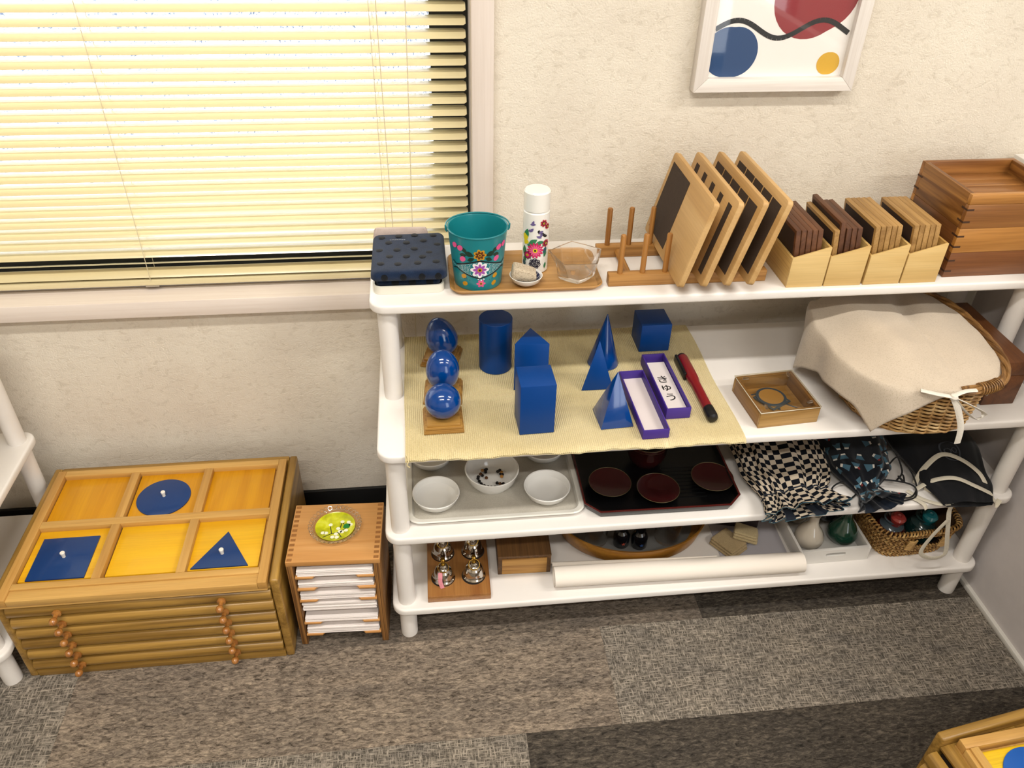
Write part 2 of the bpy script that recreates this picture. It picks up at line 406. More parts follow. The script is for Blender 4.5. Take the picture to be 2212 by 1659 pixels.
place('slat', sm, bl, (0, 0, 0.0425), (R(-26), 0, 0)); place('slat', sm, bl, (0, -0.001, 0.0245), (R(24), 0, 0))
B().box(-SLL/2, SLL/2, -0.011, 0.011, 0.001, 0.014).obj('bottom_rail', slm, bl, bevel=0.003)
B().box(-SLL/2, SLL/2, -0.013, 0.013, 1.105, 1.13).obj('head_rail', slm, bl, bevel=0.002)
cordm = flat('cream_cord', '#cfc3a4', 0.8)
for x in (0.372, 0.812):
    lc = B()
    for yy, dx in ((-0.0135, 0), (0.0135, 0.004)): lc.tube([(x+dx, yy, 0.013), (x+dx, yy, 1.105)], 0.0006, 5)
    lc.obj('ladder_cord', cordm, bl)
    B().box(x-0.012, x+0.012, -0.0115, 0.0115, -0.0005, 0.0015).obj('rail_clip', flat('clip_grey_beige', '#a59b8c', 0.5), bl)
pc = B().tube(spline([(0.878, -0.016, 1.10), (0.870, -0.022, 0.5), (0.861, -0.035, 0.11), (0.858, -0.0585, 0.0), (0.856, -0.0585, -0.12)], 6), 0.0008, 5)
pc.obj('pull_cord', cordm, bl)
B().tube(spline([(0.826, -0.016, 1.10), (0.824, -0.02, 0.5), (0.826, -0.035, 0.11), (0.828, -0.0585, 0.0), (0.831, -0.0585, -0.09), (0.845, -0.0585, -0.125), (0.856, -0.0585, -0.12)], 6), 0.0008, 5).obj('pull_cord', cordm, bl)

# ------------------------------------------------------------------ ceiling lights
dm, nt, pb = newmat('lit_diffuser'); em = nt.nodes.new('ShaderNodeEmission'); em.inputs[0].default_value = (1.0, 0.955, 0.88, 1); em.inputs[1].default_value = LAMP
nt.links.new(em.outputs[0], nt.nodes['Material Output'].inputs[0])
for lab, x, y in (('ceiling light nearest the window wall on the left', -0.25, -1.12), ('ceiling light farther from the window wall on the left', -0.25, -2.1), ('ceiling light nearest the window wall on the right', 2.1, -1.12), ('ceiling light farther from the window wall on the right', 2.1, -2.1)):
    t = thing('ceiling_light', 'long white '+lab, 'light', (x, y, ZC), 0, 'long ceiling lights')
    B().box(-0.63, 0.63, -0.09, 0.09, -0.05, -0.001).obj('housing', flat('lamp_white', '#e8e8e4', 0.5), t, bevel=0.004)
    B().add([(-0.6, -0.055, -0.0515), (0.6, -0.055, -0.0515), (0.6, 0.055, -0.0515), (-0.6, 0.055, -0.0515)], [(0, 3, 2, 1)]).obj('diffuser', dm, t, smooth=0, fix=False)

# ------------------------------------------------------------------ partition at the right end
pt = thing('room_partition', 'low grey partition panel with white aluminium frame beside the shelves', 'partition', (1.172, 0, 0))
pgrey = flat('partition_grey', '#cbc4c2', 0.6, var=0.05); pw = flat('partition_white_frame', '#dedad3', 0.4)
B().box(0.004, 0.030, -1.6, -0.055, 0.012, 0.775).obj('panel', pgrey, pt)
B().box(0.0, 0.034, -1.6, -0.012, 0.775, 0.8165).obj('top_rail', pw, pt, bevel=0.003)
B().box(0.0, 0.034, -0.055, -0.012, 0.012, 0.775).obj('end_post', pw, pt, bevel=0.002)
B().box(-0.004, 0.038, -1.6, -0.012, 0.0, 0.012).obj('bottom_rail', flat('partition_trim', '#d2cec6', 0.4), pt, bevel=0.002)
B().cyl((0.017, -0.03, 0.8166), (0.017, -0.03, 0.8172), 0.0042).obj('screw', flat('dark_hole', '#1d1a17', 0.7), pt)

# ------------------------------------------------------------------ shelf units
shw = flat('shelf_white_plastic', '#e6e1dc', 0.42, 0.45, var=0.02)
S1, S2, S3, S4, TH = 0.679, 0.481, 0.2905, 0.0965, 0.0165
PR = 0.0163
def shelf_board(u, name, x0, x1, y0, y1, ztop):
    b = B(); pl = rrect(x1-x0, y1-y0, 0.026, 8, (x0+x1)/2, (y0+y1)/2)
    b.ext(pl, ztop-TH, ztop); b.obj(name, shw, u, bevel=0.004, seg=3)
def post(u, x, y, z0, z1):
    B().lathe([(0, 0), (PR*0.97, 0), (PR, 0.006), (PR, z1-z0), (0, z1-z0)], 28).obj('post', shw, u, (x, y, z0))
su = thing('shelf_unit', 'white plastic four-tier shelf unit with round posts and narrower top shelf', 'shelf')
X0, X1 = -0.027, 1.156
YB = -0.035
for zt in (S4, S3, S2): shelf_board(su, 'shelf', X0, X1, -0.386, YB, zt)
shelf_board(su, 'shelf', X0, X1, -0.2485, YB, S1)
for x in (0.0, 1.129):
    for y in (-0.358, -0.063):
        post(su, x, y, 0.0, S4-TH+0.001); post(su, x, y, S4-0.001, S3-TH+0.001); post(su, x, y, S3-0.001, S2-TH+0.001)
    post(su, x, -0.2205, S2-0.001, S1-TH+0.001); post(su, x, -0.063, S2-0.001, S1-TH+0.001)
lu = thing('shelf_unit', 'white plastic shelf unit at the left edge, cut off by the frame', 'shelf')
for zt in (S4, 0.318): shelf_board(lu, 'shelf', -1.9, -0.7035, -0.424, -0.06, zt)
for x in (-0.7305, -1.87):
    for y in (-0.394, -0.090):
        post(lu, x, y, 0.0, S4-TH+0.001); post(lu, x, y, S4-0.001, 0.318-TH+0.001); post(lu, x, y, 0.317, 0.55)
shelf_board(lu, 'shelf', -1.9, -0.7035, -0.424, -0.06, 0.55+TH)

# ------------------------------------------------------------------ framed print on the wall
pf = thing('picture_frame', 'white wooden frame with a colourful abstract print on the wall', 'picture', (0.671, -0.001, 0.939))
FW, FH, FB = 0.282, 0.38, 0.0225
frm = wood('frame_white_grain', '#e6e0da', '#dcd4cd', 'x', 60, 0.5, fine=0.2); frz = wood('frame_white_grain_upright', '#e6e0da', '#dcd4cd', 'z', 60, 0.5, fine=0.2)
def bar(poly, m): # mitred bar
    b = B(); n = 4; vs = [(x, -0.022, z) for x, z in poly]+[(x, 0, z) for x, z in poly]
    b.add(vs, [(0, 1, 2, 3), (7, 6, 5, 4)]+[(i, 4+i, 4+(i+1) % 4, (i+1) % 4) for i in range(4)]); return b.obj('frame_bar', m, pf, bevel=0.001)
a, h = FW/2, FH
bar([(-a, 0), (a, 0), (a-FB, FB), (-a+FB, FB)], frm); bar([(-a, h), (-a+FB, h-FB), (a-FB, h-FB), (a, h)], frm)
bar([(-a, 0), (-a+FB, FB), (-a+FB, h-FB), (-a, h)], frz); bar([(a, 0), (a, h), (a-FB, h-FB), (a-FB, FB)], frz)
pr = B().box(-a+FB-0.002, a-FB+0.002, -0.010, -0.004, FB-0.002, h-FB+0.002).obj('print', flat('print_paper', '#f4efe9', 0.6), pf)
def onprint(k): return lambda u, v: (u, -0.0102-0.0001*k, v)
decal('print_shape', [shift(blob(40, 0.075, 3, 0.10), 0.045, 0.155)], onprint(1), flat('print_red', '#8e2a30', 0.5), pr)
decal('print_shape', [shift(blob(40, 0.046, 2, 0.14), -0.082, 0.062)], onprint(2), flat('print_blue', '#1d4372', 0.5), pr)
decal('print_shape', [shift(blob(32, 0.020, 2, 0.1), 0.092, 0.043)], onprint(3), flat('print_yellow', '#d9a92e', 0.5), pr)
decal('print_shape', [shift(blob(32, 0.042, 4, 0.12), -0.045, 0.235)], onprint(3), flat('print_coral', '#c8635a', 0.5), pr)
decal('print_line', stroke([(-0.115+0.23*i/30, 0.098+0.014*math.sin(i*0.33)) for i in range(31)], 0.004), onprint(4), flat('print_black', '#171a1c', 0.5), pr)
gm = thin_glass('picture_glass')
B().add([(-a+FB-0.002, -0.014, FB-0.002), (a-FB+0.002, -0.014, FB-0.002), (a-FB+0.002, -0.014, h-FB+0.002), (-a+FB-0.002, -0.014, h-FB+0.002)], [(0, 1, 2, 3)]).obj('glass_pane', gm, pf, smooth=0, fix=False)

# ================================================================== INSET CABINETS ON THE FLOOR
oak_x = wood('oak_honey', '#ae8740', '#7c5b22', 'x', 16, 0.4, coat=0.15); oak_y = wood('oak_honey_deep', '#ae8740', '#7c5b22', 'y', 16, 0.4, coat=0.15); oak_z = wood('oak_honey_upright', '#a27c3a', '#72531e', 'z', 16, 0.4, coat=0.15)
pine_x = wood('maple_pale', '#d2a862', '#bd904c', 'x', 14, 0.42, fine=0.4); pine_y = wood('maple_pale_deep', '#c99d58', '#b38442', 'y', 14, 0.42, fine=0.4)
knobw = wood('knob_cherry', '#b0783a', '#935a26', 'z', 20, 0.25, coat=0.5)
yel = wood('plaque_yellow_stain', '#d29614', '#c4860c', 'y', 9, 0.38, coat=0.25, fine=0.3); yelb = wood('plaque_yellow_bright', '#e6b41c', '#dca416', 'x', 9, 0.38, coat=0.25, fine=0.3)
blu = flat('inset_blue_lacquer', '#07356e', 0.32, 0.35, coat=0.3)
knobwht = flat('knob_white', '#e9e4da', 0.3)
dark_in = flat('cabinet_inside', '#2a1a0c', 0.8)
CW, CD, CH = 0.481, 0.333, 0.218          # cabinet width, depth, height of its rails
# a knob turned on the lathe, standing out along -y
kb = B().lathe([(0, 0), (0.0075, 0), (0.0078, 0.0035), (0.0042, 0.005), (0.0034, 0.012), (0.0046, 0.0135), (0.0066, 0.017), (0.0069, 0.0205), (0.0052, 0.0245), (0.0024, 0.0265), (0, 0.0268)], 18, m=Matrix.Rotation(R(90), 4, 'X'))
kbm = kb.mesh('knob', knobw)
def inset_cabinet(label, loc, rotz, out=0.0):
    c = thing('inset_cabinet', label, 'cabinet', loc, rotz)
    t = 0.0155
    for sx in (-1, 1):
        b = B().box(-t/2, t/2, -CD/2, CD/2, 0, CH); b.obj('side_panel', oak_y, c, (sx*(CW/2-t/2), 0, 0), bevel=0.004, seg=3)
    B().box(-CW/2+t, CW/2-t, CD/2-0.014, CD/2, 0, CH).obj('back_panel', oak_x, c, bevel=0.003)
    B().box(-CW/2+t, CW/2-t, -CD/2, CD/2-0.014, 0, 0.0175).obj('base_board', oak_x, c, bevel=0.0015)
    B().box(-CW/2+t, CW/2-t, -CD/2, CD/2-0.014, 0.1965, 0.2020).obj('top_board', oak_x, c, bevel=0.0015)
    n = 6; z0 = 0.0185; pitch = (0.196-z0)/n
    prof = []
    for i in range(9):
        a = -math.pi/2+math.pi*i/8; prof.append((-0.0085*math.cos(a), 0.0125*math.sin(a)))
    L = CW-2*t-0.0025
    fb = B(); lp = [(0.009, -0.0125)]+prof+[(0.009, 0.0125)]
    fb.loft([[(x, y, z) for y, z in lp] for x in (-L/2, L/2)])
    fm = fb.mesh('front_rail', oak_x, bevel=0.0008); bm_ = B().box(-L/2+0.004, L/2-0.004, 0.0, CD-0.04, -0.008, 0.006).mesh('drawer_tray', dark_in, smooth=0)
    for k in range(n):
        d = place('drawer', fm, c, (0, -CD/2+0.0035-out, z0+pitch*(k+0.5)))
        place('drawer_tray', bm_, d, (0, 0.0095+out*0.5, 0))
        for sx in (-1, 1): place('knob', kbm, d, (sx*0.1385, -0.0085, 0))
    return c
TW, TD = 0.449, 0.325
def demo_tray(label, loc, rotz, TW=0.449, H=0.0205, LIP=0.0235, TD=0.325):
    """open frame of six compartments; origin at its floor"""
    t = thing('inset_tray', label, 'tray', loc, rotz)
    B().box(-TW/2, TW/2, -TD/2, TD/2, 0, 0.003).obj('tray_floor', pine_x, t)
    for sx in (-1, 1): B().box(sx*TW/2-(0.0155 if sx > 0 else 0), sx*TW/2+(0.0155 if sx < 0 else 0), -TD/2, TD/2, 0.003, H).obj('frame_rail', pine_y, t, bevel=0.0012)
    B().box(-TW/2+0.0155, TW/2-0.0155, TD/2-0.0155, TD/2, 0.003, H).obj('frame_rail', pine_x, t, bevel=0.0012)
    B().box(-TW/2+0.0155, TW/2-0.0155, -TD/2, -TD/2+LIP, 0.003, H-0.003).obj('frame_rail', pine_x, t, bevel=0.0012)
    B().box(-TW/2+0.0155, TW/2-0.0155, -TD/2+LIP, -TD/2+LIP+0.0135, 0.003, H).obj('frame_rail', pine_x, t, bevel=0.0012)
    for cx in (-0.0715*TW/0.449, 0.0715*TW/0.449):
        for y0, y1 in ((-TD/2+LIP+0.0135, 0.005), (0.0225, TD/2-0.0155)): B().box(cx-0.008, cx+0.008, y0, y1, 0.003, H).obj('divider', pine_y, t, bevel=0.001)
    B().box(-TW/2+0.0155, TW/2-0.0155, 0.005, 0.0225, 0.003, H).obj('divider', pine_x, t, bevel=0.001)
    return t
cabX, cabY = -0.4595, -0.2275
inset_cabinet('honey oak six-drawer cabinet with turned knobs standing under the window', (cabX, cabY, 0), 0)
TZ = 0.2022; trX, trY = cabX-0.003, -0.2385
demo_tray('pale wooden six-compartment tray lying on the six-drawer cabinet under the window', (trX, trY, TZ), 0)
cells = {}
for j, (yy, dd) in enumerate(((-0.2925, 0.1195), (-0.1490, 0.1245))):
    for i, xx in enumerate((-0.6105, -0.4625, -0.3235)): cells[(i, j)] = (xx+ (0.0015 if i == 0 else (0 if i == 1 else 0.0015)), yy, 0.1235, dd)
rown = {0: 'front', 1: 'back'}; coln = {0: 'left', 1: 'middle', 2: 'right'}
for (i, j), (x, y, w, d) in cells.items():
    e = ', empty' if (i, j) in ((0, 1), (2, 1), (1, 0)) else ' under a blue inset'
    tag(B().box(-w/2, w/2, -d/2, d/2, 0, 0.0065).obj('yellow_plaque', yel if j else yelb, None, (x, y, TZ+0.0032), bevel=0.0008), 'yellow wooden square, %s row %s column of the tray%s' % (rown[j], coln[i], e), 'plaque', 'yellow squares in the inset tray')
kw = B().lathe([(0, 0), (0.0032, 0), (0.0030, 0.002), (0.0042, 0.0085), (0.0044, 0.0105), (0.0036, 0.0118), (0, 0.012)], 16).mesh('knob', knobwht)
def inset(poly, x, y, z, kx, ky, lab, bm_=None):
    o = tag(B().ext(poly, 0, 0.0028).obj('blue_inset', bm_ or blu, None, (x, y, z), bevel=0.0004), lab, 'inset', 'blue geometric insets')
    place('knob', kw, o, (kx, ky, 0.0028)); return o
PZ = TZ+0.0032+0.0066
inset([(-.0495, -.0495), (.0495, -.0495), (.0495, .0495), (-.0495, .0495)], -0.6080, -0.3030, PZ, 0, 0.002, 'blue square inset with white knob, front left in the tray')
inset([(0.0505*math.cos(2*math.pi*i/64), 0.0505*math.sin(2*math.pi*i/64)) for i in range(64)], -0.4665, -0.1600, PZ, 0, 0.003, 'blue round inset with white knob, back row of the tray')
inset([(-.0505, -.0330), (.0505, -.0330), (0.0022, .0535)], -0.3275, -0.3180, PZ, 0, -0.001, 'blue triangular inset with white knob, front right in the tray')

# second cabinet, close to the camera on the right, turned sideways
c2r = R(-81.0); c2 = Vector((0.795, -0.779, 0)) - Matrix.Rotation(c2r, 3, 'Z') @ Vector((-CW/2, -CD/2, 0))
inset_cabinet('honey oak drawer cabinet cut off at the bottom right corner', c2, c2r, 0.016)
def c2p(x, y, z): return c2 + Matrix.Rotation(c2r, 3, 'Z') @ Vector((x, y, z))
t2r = R(-85.0); TW2 = 0.418
tt = demo_tray('pale wooden inset tray at the bottom right corner', Vector((0.8195, -0.7960, TZ)) - Matrix.Rotation(t2r, 3, 'Z') @ Vector((-TW2/2, -0.285/2, 0)), t2r, TW2, LIP=0.007, TD=0.285)
pq = c2p(-0.139, 0.072, TZ+0.0032); bx_ = wood('plaque_lemon', '#e8c31c', '#e0b414', 'y', 9, 0.38, coat=0.25)
def tl(x, y, z): return tt.location + Matrix.Rotation(tt.rotation_euler.z, 3, 'Z') @ Vector((x, y, z))
k = 0
for ix, cx in enumerate((-0.1335, 0.0, 0.1335)):
    for iy, (cy, dd) in enumerate(((-0.0585, 0.1240), (0.0748, 0.1020))):
        tag(B().box(-0.0555, 0.0555, -dd/2, dd/2, 0, 0.0065).obj('yellow_plaque', bx_, None, tl(cx, cy, 0.0032), (0, 0, tt.rotation_euler.z), bevel=0.0008), 'bright yellow square in the corner tray, %s column from its far end, %s row' % (ORD[ix], ('left', 'right')[iy]), 'plaque', 'yellow squares in the corner tray')
o = inset([(0.051*math.cos(2*math.pi*i/64), 0.051*math.sin(2*math.pi*i/64)) for i in range(64)], *tl(-0.1335, -0.0585, 0.0032+0.0066), 0, 0, 'blue rounded inset in the bottom right corner tray', flat('inset_blue_lit', '#1257ad', 0.3))  # inset blue made lighter, the stronger light here put into the colour

# ------------------------------------------------------------------ paper cabinet
beech_x = wood('beech_orange', '#c9955a', '#bb8447', 'x', 12, 0.45, fine=0.3); beech_z = wood('beech_orange_upright', '#b9834a', '#9c6430', 'z', 30, 0.5, contrast=1.6); beech_y = wood('beech_orange_deep', '#c9914f', '#b67a3a', 'y', 12, 0.45)
endg = flat('joint_end_grain', '#96632f', 0.7, var=0.2); ply = wood('ply_edge', '#9a6c36', '#5f3c18', 'z', 160, 0.6, contrast=2.0)
pcx, pcy, pcr = -0.1215, -0.3020, R(-2.2)
PW, PDp, PH = 0.1665, 0.143, 0.2345
pcb = thing('paper_cabinet', 'small beech open-front paper cabinet with finger joints beside the inset cabinet', 'cabinet', (pcx, pcy, 0), pcr)
for sx in (-1, 1): B().box(-0.006, 0.006, -PDp/2, PDp/2, 0, PH-0.011).obj('side_panel', ply, pcb, (sx*(PW/2-0.006), 0, 0), bevel=0.0008)
B().box(-PW/2, PW/2, -PDp/2, PDp/2, PH-0.011, PH).obj('top_panel', beech_x, pcb, bevel=0.0008)
B().box(-PW/2+0.012, PW/2-0.012, PDp/2-0.006, PDp/2, 0, PH-0.011).obj('back_panel', beech_x, pcb)
nj = 12
for sx in (-1, 1):
    fb = B().box(-0.0045, 0.0045, -0.0030, 0.0030, 0, 0.0003).mesh('finger_joint', endg, smooth=0)
    for k in range(nj): place('finger_joint', fb, pcb, (sx*(PW/2-0.0066), -PDp/2+0.006+k*(PDp-0.012)/(nj-1), PH))
shelf_z = [0.195, 0.163, 0.131, 0.0985, 0.0665, 0.032]
iw = PW/2-0.0125
for k, sz in enumerate(shelf_z):
    pl = [(-iw, -PDp/2-0.002), (-iw+0.030, -PDp/2-0.002), (-iw+0.046, -PDp/2+0.016), (iw-0.046, -PDp/2+0.016), (iw-0.030, -PDp/2-0.002), (iw, -PDp/2-0.002), (iw, PDp/2-0.007), (-iw, PDp/2-0.007)]
    if k != 3: B().ext(pl, sz-0.0045, sz).obj('shelf_board', beech_x, pcb, bevel=0.0006)
    else: B().box(-iw, iw, -PDp/2+0.022, PDp/2-0.007, sz-0.0045, sz).obj('shelf_board', beech_x, pcb)
paper = flat('white_paper', '#e8e0dc', 0.85)
def pcw(x, y, z): return Vector((pcx, pcy, z)) + Matrix.Rotation(pcr, 3, 'Z') @ Vector((x, y, 0))
for k, sz in enumerate(shelf_z):
    n = [9, 8, 9, 13, 6, 10][k]; b = B()
    for q in range(n):
        jx, jy = random.uniform(-.0012, .0012), random.uniform(-.0016, .0016)
        w_, d_ = 0.1355, 0.1290
        b.box(jx-w_/2, jx+w_/2, jy-PDp/2+0.0015, jy-PDp/2+d_, q*0.00165, q*0.00165+0.0016)
    lab = ('topmost' if k == 0 else 'lowest' if k == 5 else ORD[k]+' from the top')
    tag(b.obj('paper_stack', paper, None, pcw(0, 0, sz+0.0003), (0, 0, pcr), smooth=0), 'stack of white paper sheets in the beech cabinet, '+lab, 'paper', 'paper stacks in the beech cabinet')
# pressed glass dish with a berry print
gcl = glass('clear_glass'); tgl = thin_glass('thin_clear_glass')
gd = thing('glass_dish', 'scalloped clear glass dish with yellow green berry pattern on paper cabinet', 'dish', (-0.1235, -0.2945, PH+0.0006))
B().lathe([(0, 0), (0.034, 0), (0.038, 0.0035), (0.043, 0.009), (0.0415, 0.0095), (0.036, 0.0045), (0.033, 0.0022), (0, 0.0022)], 48).obj('bowl', tgl, gd)
sb = B()
for i in range(34):
    a = 2*math.pi*i/34; m4 = Matrix.Translation((0.0445*math.cos(a), 0.0445*math.sin(a), 0.0098)) @ Matrix.Rotation(a, 4, 'Z') @ Matrix.Rotation(R(-35), 4, 'Y')
    sb.add(*(lambda q: (q.v, q.f))(B().tube([(0.0040*math.cos(t*2*math.pi/10), 0.0040*math.sin(t*2*math.pi/10), 0) for t in range(10)], 0.0013, 6, True)), m=m4)
sb.obj('scalloped_rim', gcl, gd)
my, nt, pbb = newmat('berry_print_yellow'); nn = noise(nt, coords(nt), 55, 3, 0.5, 0.5)
nt.links.new(ramp(nt, nn, [(0.35, lin('#a6a80c')), (0.55, lin('#c9cc10')), (0.75, lin('#dede5a'))]), pbb.inputs['Base Color']); setp(pbb, Roughness=0.2)
pbase = B().lathe([(0, 0.0024), (0.0325, 0.0024), (0.0365, 0.0055), (0.0365, 0.006), (0.0322, 0.003), (0, 0.003)], 40).obj('print_layer', my, gd)
fl3 = lambda u, v: (u, v, 0.0032)
fl4 = lambda u, v: (u, v, 0.0034)
tw = []
for pts in ([(-.022, -.024), (-.006, -.016), (.006, -.014), (.018, -.006)], [(-.006, -.016), (-.009, .001), (-.010, .004)], [(.006, -.014), (.012, .010)], [(.018, -.006), (.026, .002)], [(.006, -.014), (.012, -.026)], [(.015, .006), (.012, .016)]): tw += stroke(pts, 0.0008)
decal('twig', tw, fl3, flat('twig_dark', '#1d2410', 0.4), gd)
wb = [(-.009, .006), (.0055, -.0045), (.0125, .012), (.009, -.012), (-.016, -.014), (-.022, -.013), (.002, -.018), (.020, -.010), (.013, -.0135), (-.004, -.025), (.004, -.026), (.024, .010), (.028, .004)]
wbm = flat('berry_white', '#ecedd2', 0.35)
decal('berry', [shift(blob(16, 0.0038, 2, 0.02), x, y) for x, y in wb], fl4, wbm, gd)
decal('leaf', [shift(leaf(0.016, 0.0065), 0.014, -0.0035, 0.55)], fl4, flat('leaf_green', '#0f7a2e', 0.35), gd)

# ================================================================== TOP SHELF
# cream tray with towels
creamt = flat('tray_cream_plastic', '#d9d5c8', 0.4)
tt1 = B().loft(tray_shell(0.116, 0.150, 0.014, 0.003, 0.014), cap0=True, cap1=True)
tag(tt1.obj('small_tray', creamt, None, (0.0375, -0.1360, S1+0.0003)), 'small cream tray under the folded navy towel', 'tray')
def soft_slab(b, cx, cy, w, d, z0, z1, r, amp, seed, sag=None, n=36):
    """pillow-like folded cloth: flat slab with rounded rims and a gently uneven top"""
    rr = random.Random(seed); ph = [rr.uniform(0, 6.28) for _ in range(6)]
    def wav(x, y): return amp*(math.sin(38*x+ph[0])*math.cos(31*y+ph[1])+0.6*math.sin(70*x+50*y+ph[2]))
    rings = []
    H = z1-z0; prof = [(r*0.9, 0), (r*0.35, H*0.08), (0, H*0.35), (0, H*0.65), (r*0.3, H*0.90), (r*0.8, H)]
    for ins, z in prof:
        pl = rrect(w-2*ins, d-2*ins, max(r*0.9-ins*0.4, 0.004), 8, cx, cy)
        rings.append([(x+wav(x, z*3)*0.5, y+wav(y, z*3)*0.5, z0+z+(sag(x, y) if (sag and z > H*0.5) else 0)+(wav(x, y) if z > H*0.6 else 0)) for x, y in pl])
    last = rings[-1]
    for s_ in (0.8, 0.6, 0.4, 0.2, 0.02):
        rings.append([(cx+(x-cx)*s_, cy+(y-cy)*s_, z0+H+(sag(cx+(x-cx)*s_, cy+(y-cy)*s_) if sag else 0)+wav(cx+(x-cx)*s_, cy+(y-cy)*s_)) for x, y, _ in last])
    b.loft(rings); return lambda x, y: z0+H+(sag(x, y) if sag else 0)+wav(x, y)
def terry(name, a, c):
    m, nt, b = newmat(name); n1 = noise(nt, coords(nt), 900, 3, 0.7); n2 = noise(nt, coords(nt), 60, 4)
    nt.links.new(mixc(nt, 0.6, ramp(nt, n1, [(0.3, lin(c)), (0.7, lin(a))]), ramp(nt, n2, [(0.3, lin(c)), (0.7, lin(a))])), b.inputs['Base Color'])
    setp(b, Roughness=1.0); b.inputs['Sheen Weight'].default_value = 0.15; b.inputs['Specular IOR Level'].default_value = 0.1
    bump(nt, b, n1, 0.8, 0.0025); return m
navy = terry('navy_terry', '#1b2f4e', '#0e1b32')
b = B(); soft_slab(b, 0.0260, -0.0570, 0.096, 0.014, S1+0.0030, S1+0.0450, 0.005, 0.0005, 6)
tag(b.obj('folded_towel', terry('pink_white_terry', '#d7c6bd', '#c2aea6'), None), 'pale pink folded towel peeking out behind the navy towel', 'towel')
sagf = lambda x, y: 0.007*math.sin((x+0.02)*24)*max(0, (y+0.15)*9)-0.10*(y+0.14)*0.4
nb = B(); ftop = soft_slab(nb, 0.0395, -0.1400, 0.122, 0.150, S1+0.0245, S1+0.0400, 0.009, 0.0008, 11, sagf)
soft_slab(nb, 0.0375, -0.1400, 0.104, 0.124, S1+0.0060, S1+0.0240, 0.008, 0.0005, 12)
nt_ = tag(nb.obj('folded_towel', navy, None, smooth=60), 'folded navy terry towel with black polka dots on the small cream tray', 'towel')
dotm = terry('black_terry_dot', '#0b0f18', '#05070c')
db = B().lathe([(0, -0.001), (0.0054, -0.0006), (0.0062, 0.0003), (0.0045, 0.0011), (0, 0.0013)], 14).mesh('dot', dotm)
for x, y in ((-0.006, -0.085), (0.023, -0.083), (0.050, -0.081), (0.082, -0.083), (0.006, -0.107), (0.036, -0.108), (0.065, -0.101), (0.088, -0.117), (-0.009, -0.133), (0.020, -0.134), (0.049, -0.131), (0.074, -0.146), (0.008, -0.157), (0.036, -0.159), (0.062, -0.163), (-0.006, -0.184), (0.022, -0.187), (0.054, -0.186), (0.084, -0.183)):
    place('dot', db, nt_, (x, y, ftop(x, y)+0.0007), (0, 0, random.uniform(0, 3)))
for x, z_ in ((0.000, 0.033), (0.030, 0.033), (0.060, 0.033), (0.086, 0.033)): place('dot', db, nt_, (x, -0.2148, S1+z_), (R(90), 0, 0))
for x in (0.016, 0.044, 0.072): place('dot', db, nt_, (x, -0.2022, S1+0.0165), (R(90), 0, 0))
sq = B()
for i in range(9): sq.tube([(0.008+i*0.0030, -0.0955-(i % 2)*0.0012, ftop(0.008+i*0.003, -0.096)+0.0006), (0.0098+i*0.0030, -0.0975+(i % 2)*0.0012, ftop(0.0098+i*0.003, -0.097)+0.0006)], 0.00035, 4)
sq.obj('stitching', flat('stitch_white', '#c9ced6', 0.8), nt_)

# oak serving tray
oakt = wood('serving_tray_oak', '#bb9058', '#a0743c', 'x', 18, 0.5, coat=0.04)
b = B().loft([at_z(rrect(0.238, 0.126, 0.014), 0), at_z(rrect(0.254, 0.142, 0.021), 0.0085), at_z(rrect(0.250, 0.138, 0.019), 0.0098), at_z(rrect(0.238, 0.126, 0.013), 0.0045)])
tag(b.obj('serving_tray', oakt, None, (0.2315, -0.1575, S1+0.0003)), 'rounded oak serving tray on the top shelf under the teal bucket', 'tray')
TT = S1+0.0003+0.0045+0.0003
# teal painted bucket
teal = flat('bucket_teal_enamel', '#147880', 0.33, coat=0.25)
bk = thing('painted_bucket', 'teal metal bucket painted with pink and yellow flowers', 'bucket', (0.1525, -0.1805, TT))
r0b, r1b, hb = 0.0385, 0.0480, 0.0960
B().lathe([(0, 0), (r0b, 0), (r0b+0.0008, 0.0008), (r1b, hb), (r1b+0.0016, hb+0.0012), (r1b+0.0008, hb+0.003), (r1b-0.0012, hb+0.0016), (r1b-0.002, hb-0.001), (r0b-0.0012, 0.003), (0, 0.003)], 56).obj('pail', teal, bk)
b = B()
for sx in (-1, 1):
    b.tube([(sx*(r1b+0.001), -0.001, hb-0.006), (sx*(r1b+0.0030), -0.001, hb-0.003), (sx*(r1b+0.0034), -0.001, hb+0.005)], 0.0016, 8)
b.obj('handle_lug', teal, bk)
B().tube([(-(r1b+0.0030)*math.cos(math.pi*i/24), (r1b-0.0010)*math.sin(math.pi*i/24), hb+0.0040-0.0005*math.sin(math.pi*i/24)) for i in range(25)], 0.0013, 8).obj('bail_handle', teal, bk)
def onb(k): # u metres around the front, v metres up
    def f(u, v):
        r = r0b+(r1b-r0b)*v/hb+0.0003+0.00022*k; a = -math.pi/2+R(7)*0+u/r; return (r*math.cos(a), r*math.sin(a), v)
    return f
pink, yelp, whp, blk, grnp, purp, brnp = (flat('paint_pink', '#d8518a', .4), flat('paint_gold', '#c08a1c', .4), flat('paint_white', '#e9e4e6', .4), flat('paint_black', '#121318', .4), flat('paint_dark_green', '#0d2f22', .4), flat('paint_purple', '#9a4aa6', .4), flat('paint_brown', '#5a2a0c', .4))
def flower(nm, x, y, rad, lobes, c0, c1, cc, mf, par, base=0):
    decal(nm, [shift(blob(8*lobes, rad, lobes, 0.32), x, y)], mf(base+1), c0, par); decal(nm, [shift(blob(8*lobes, rad*0.72, lobes, 0.45), x, y)], mf(base+2), c1, par)
    decal(nm, [shift(blob(12, rad*0.26, 2, 0), x, y)], mf(base+3), cc, par); decal(nm, [shift(blob(10, rad*0.13, 2, 0), x, y)], mf(base+4), blk, par)
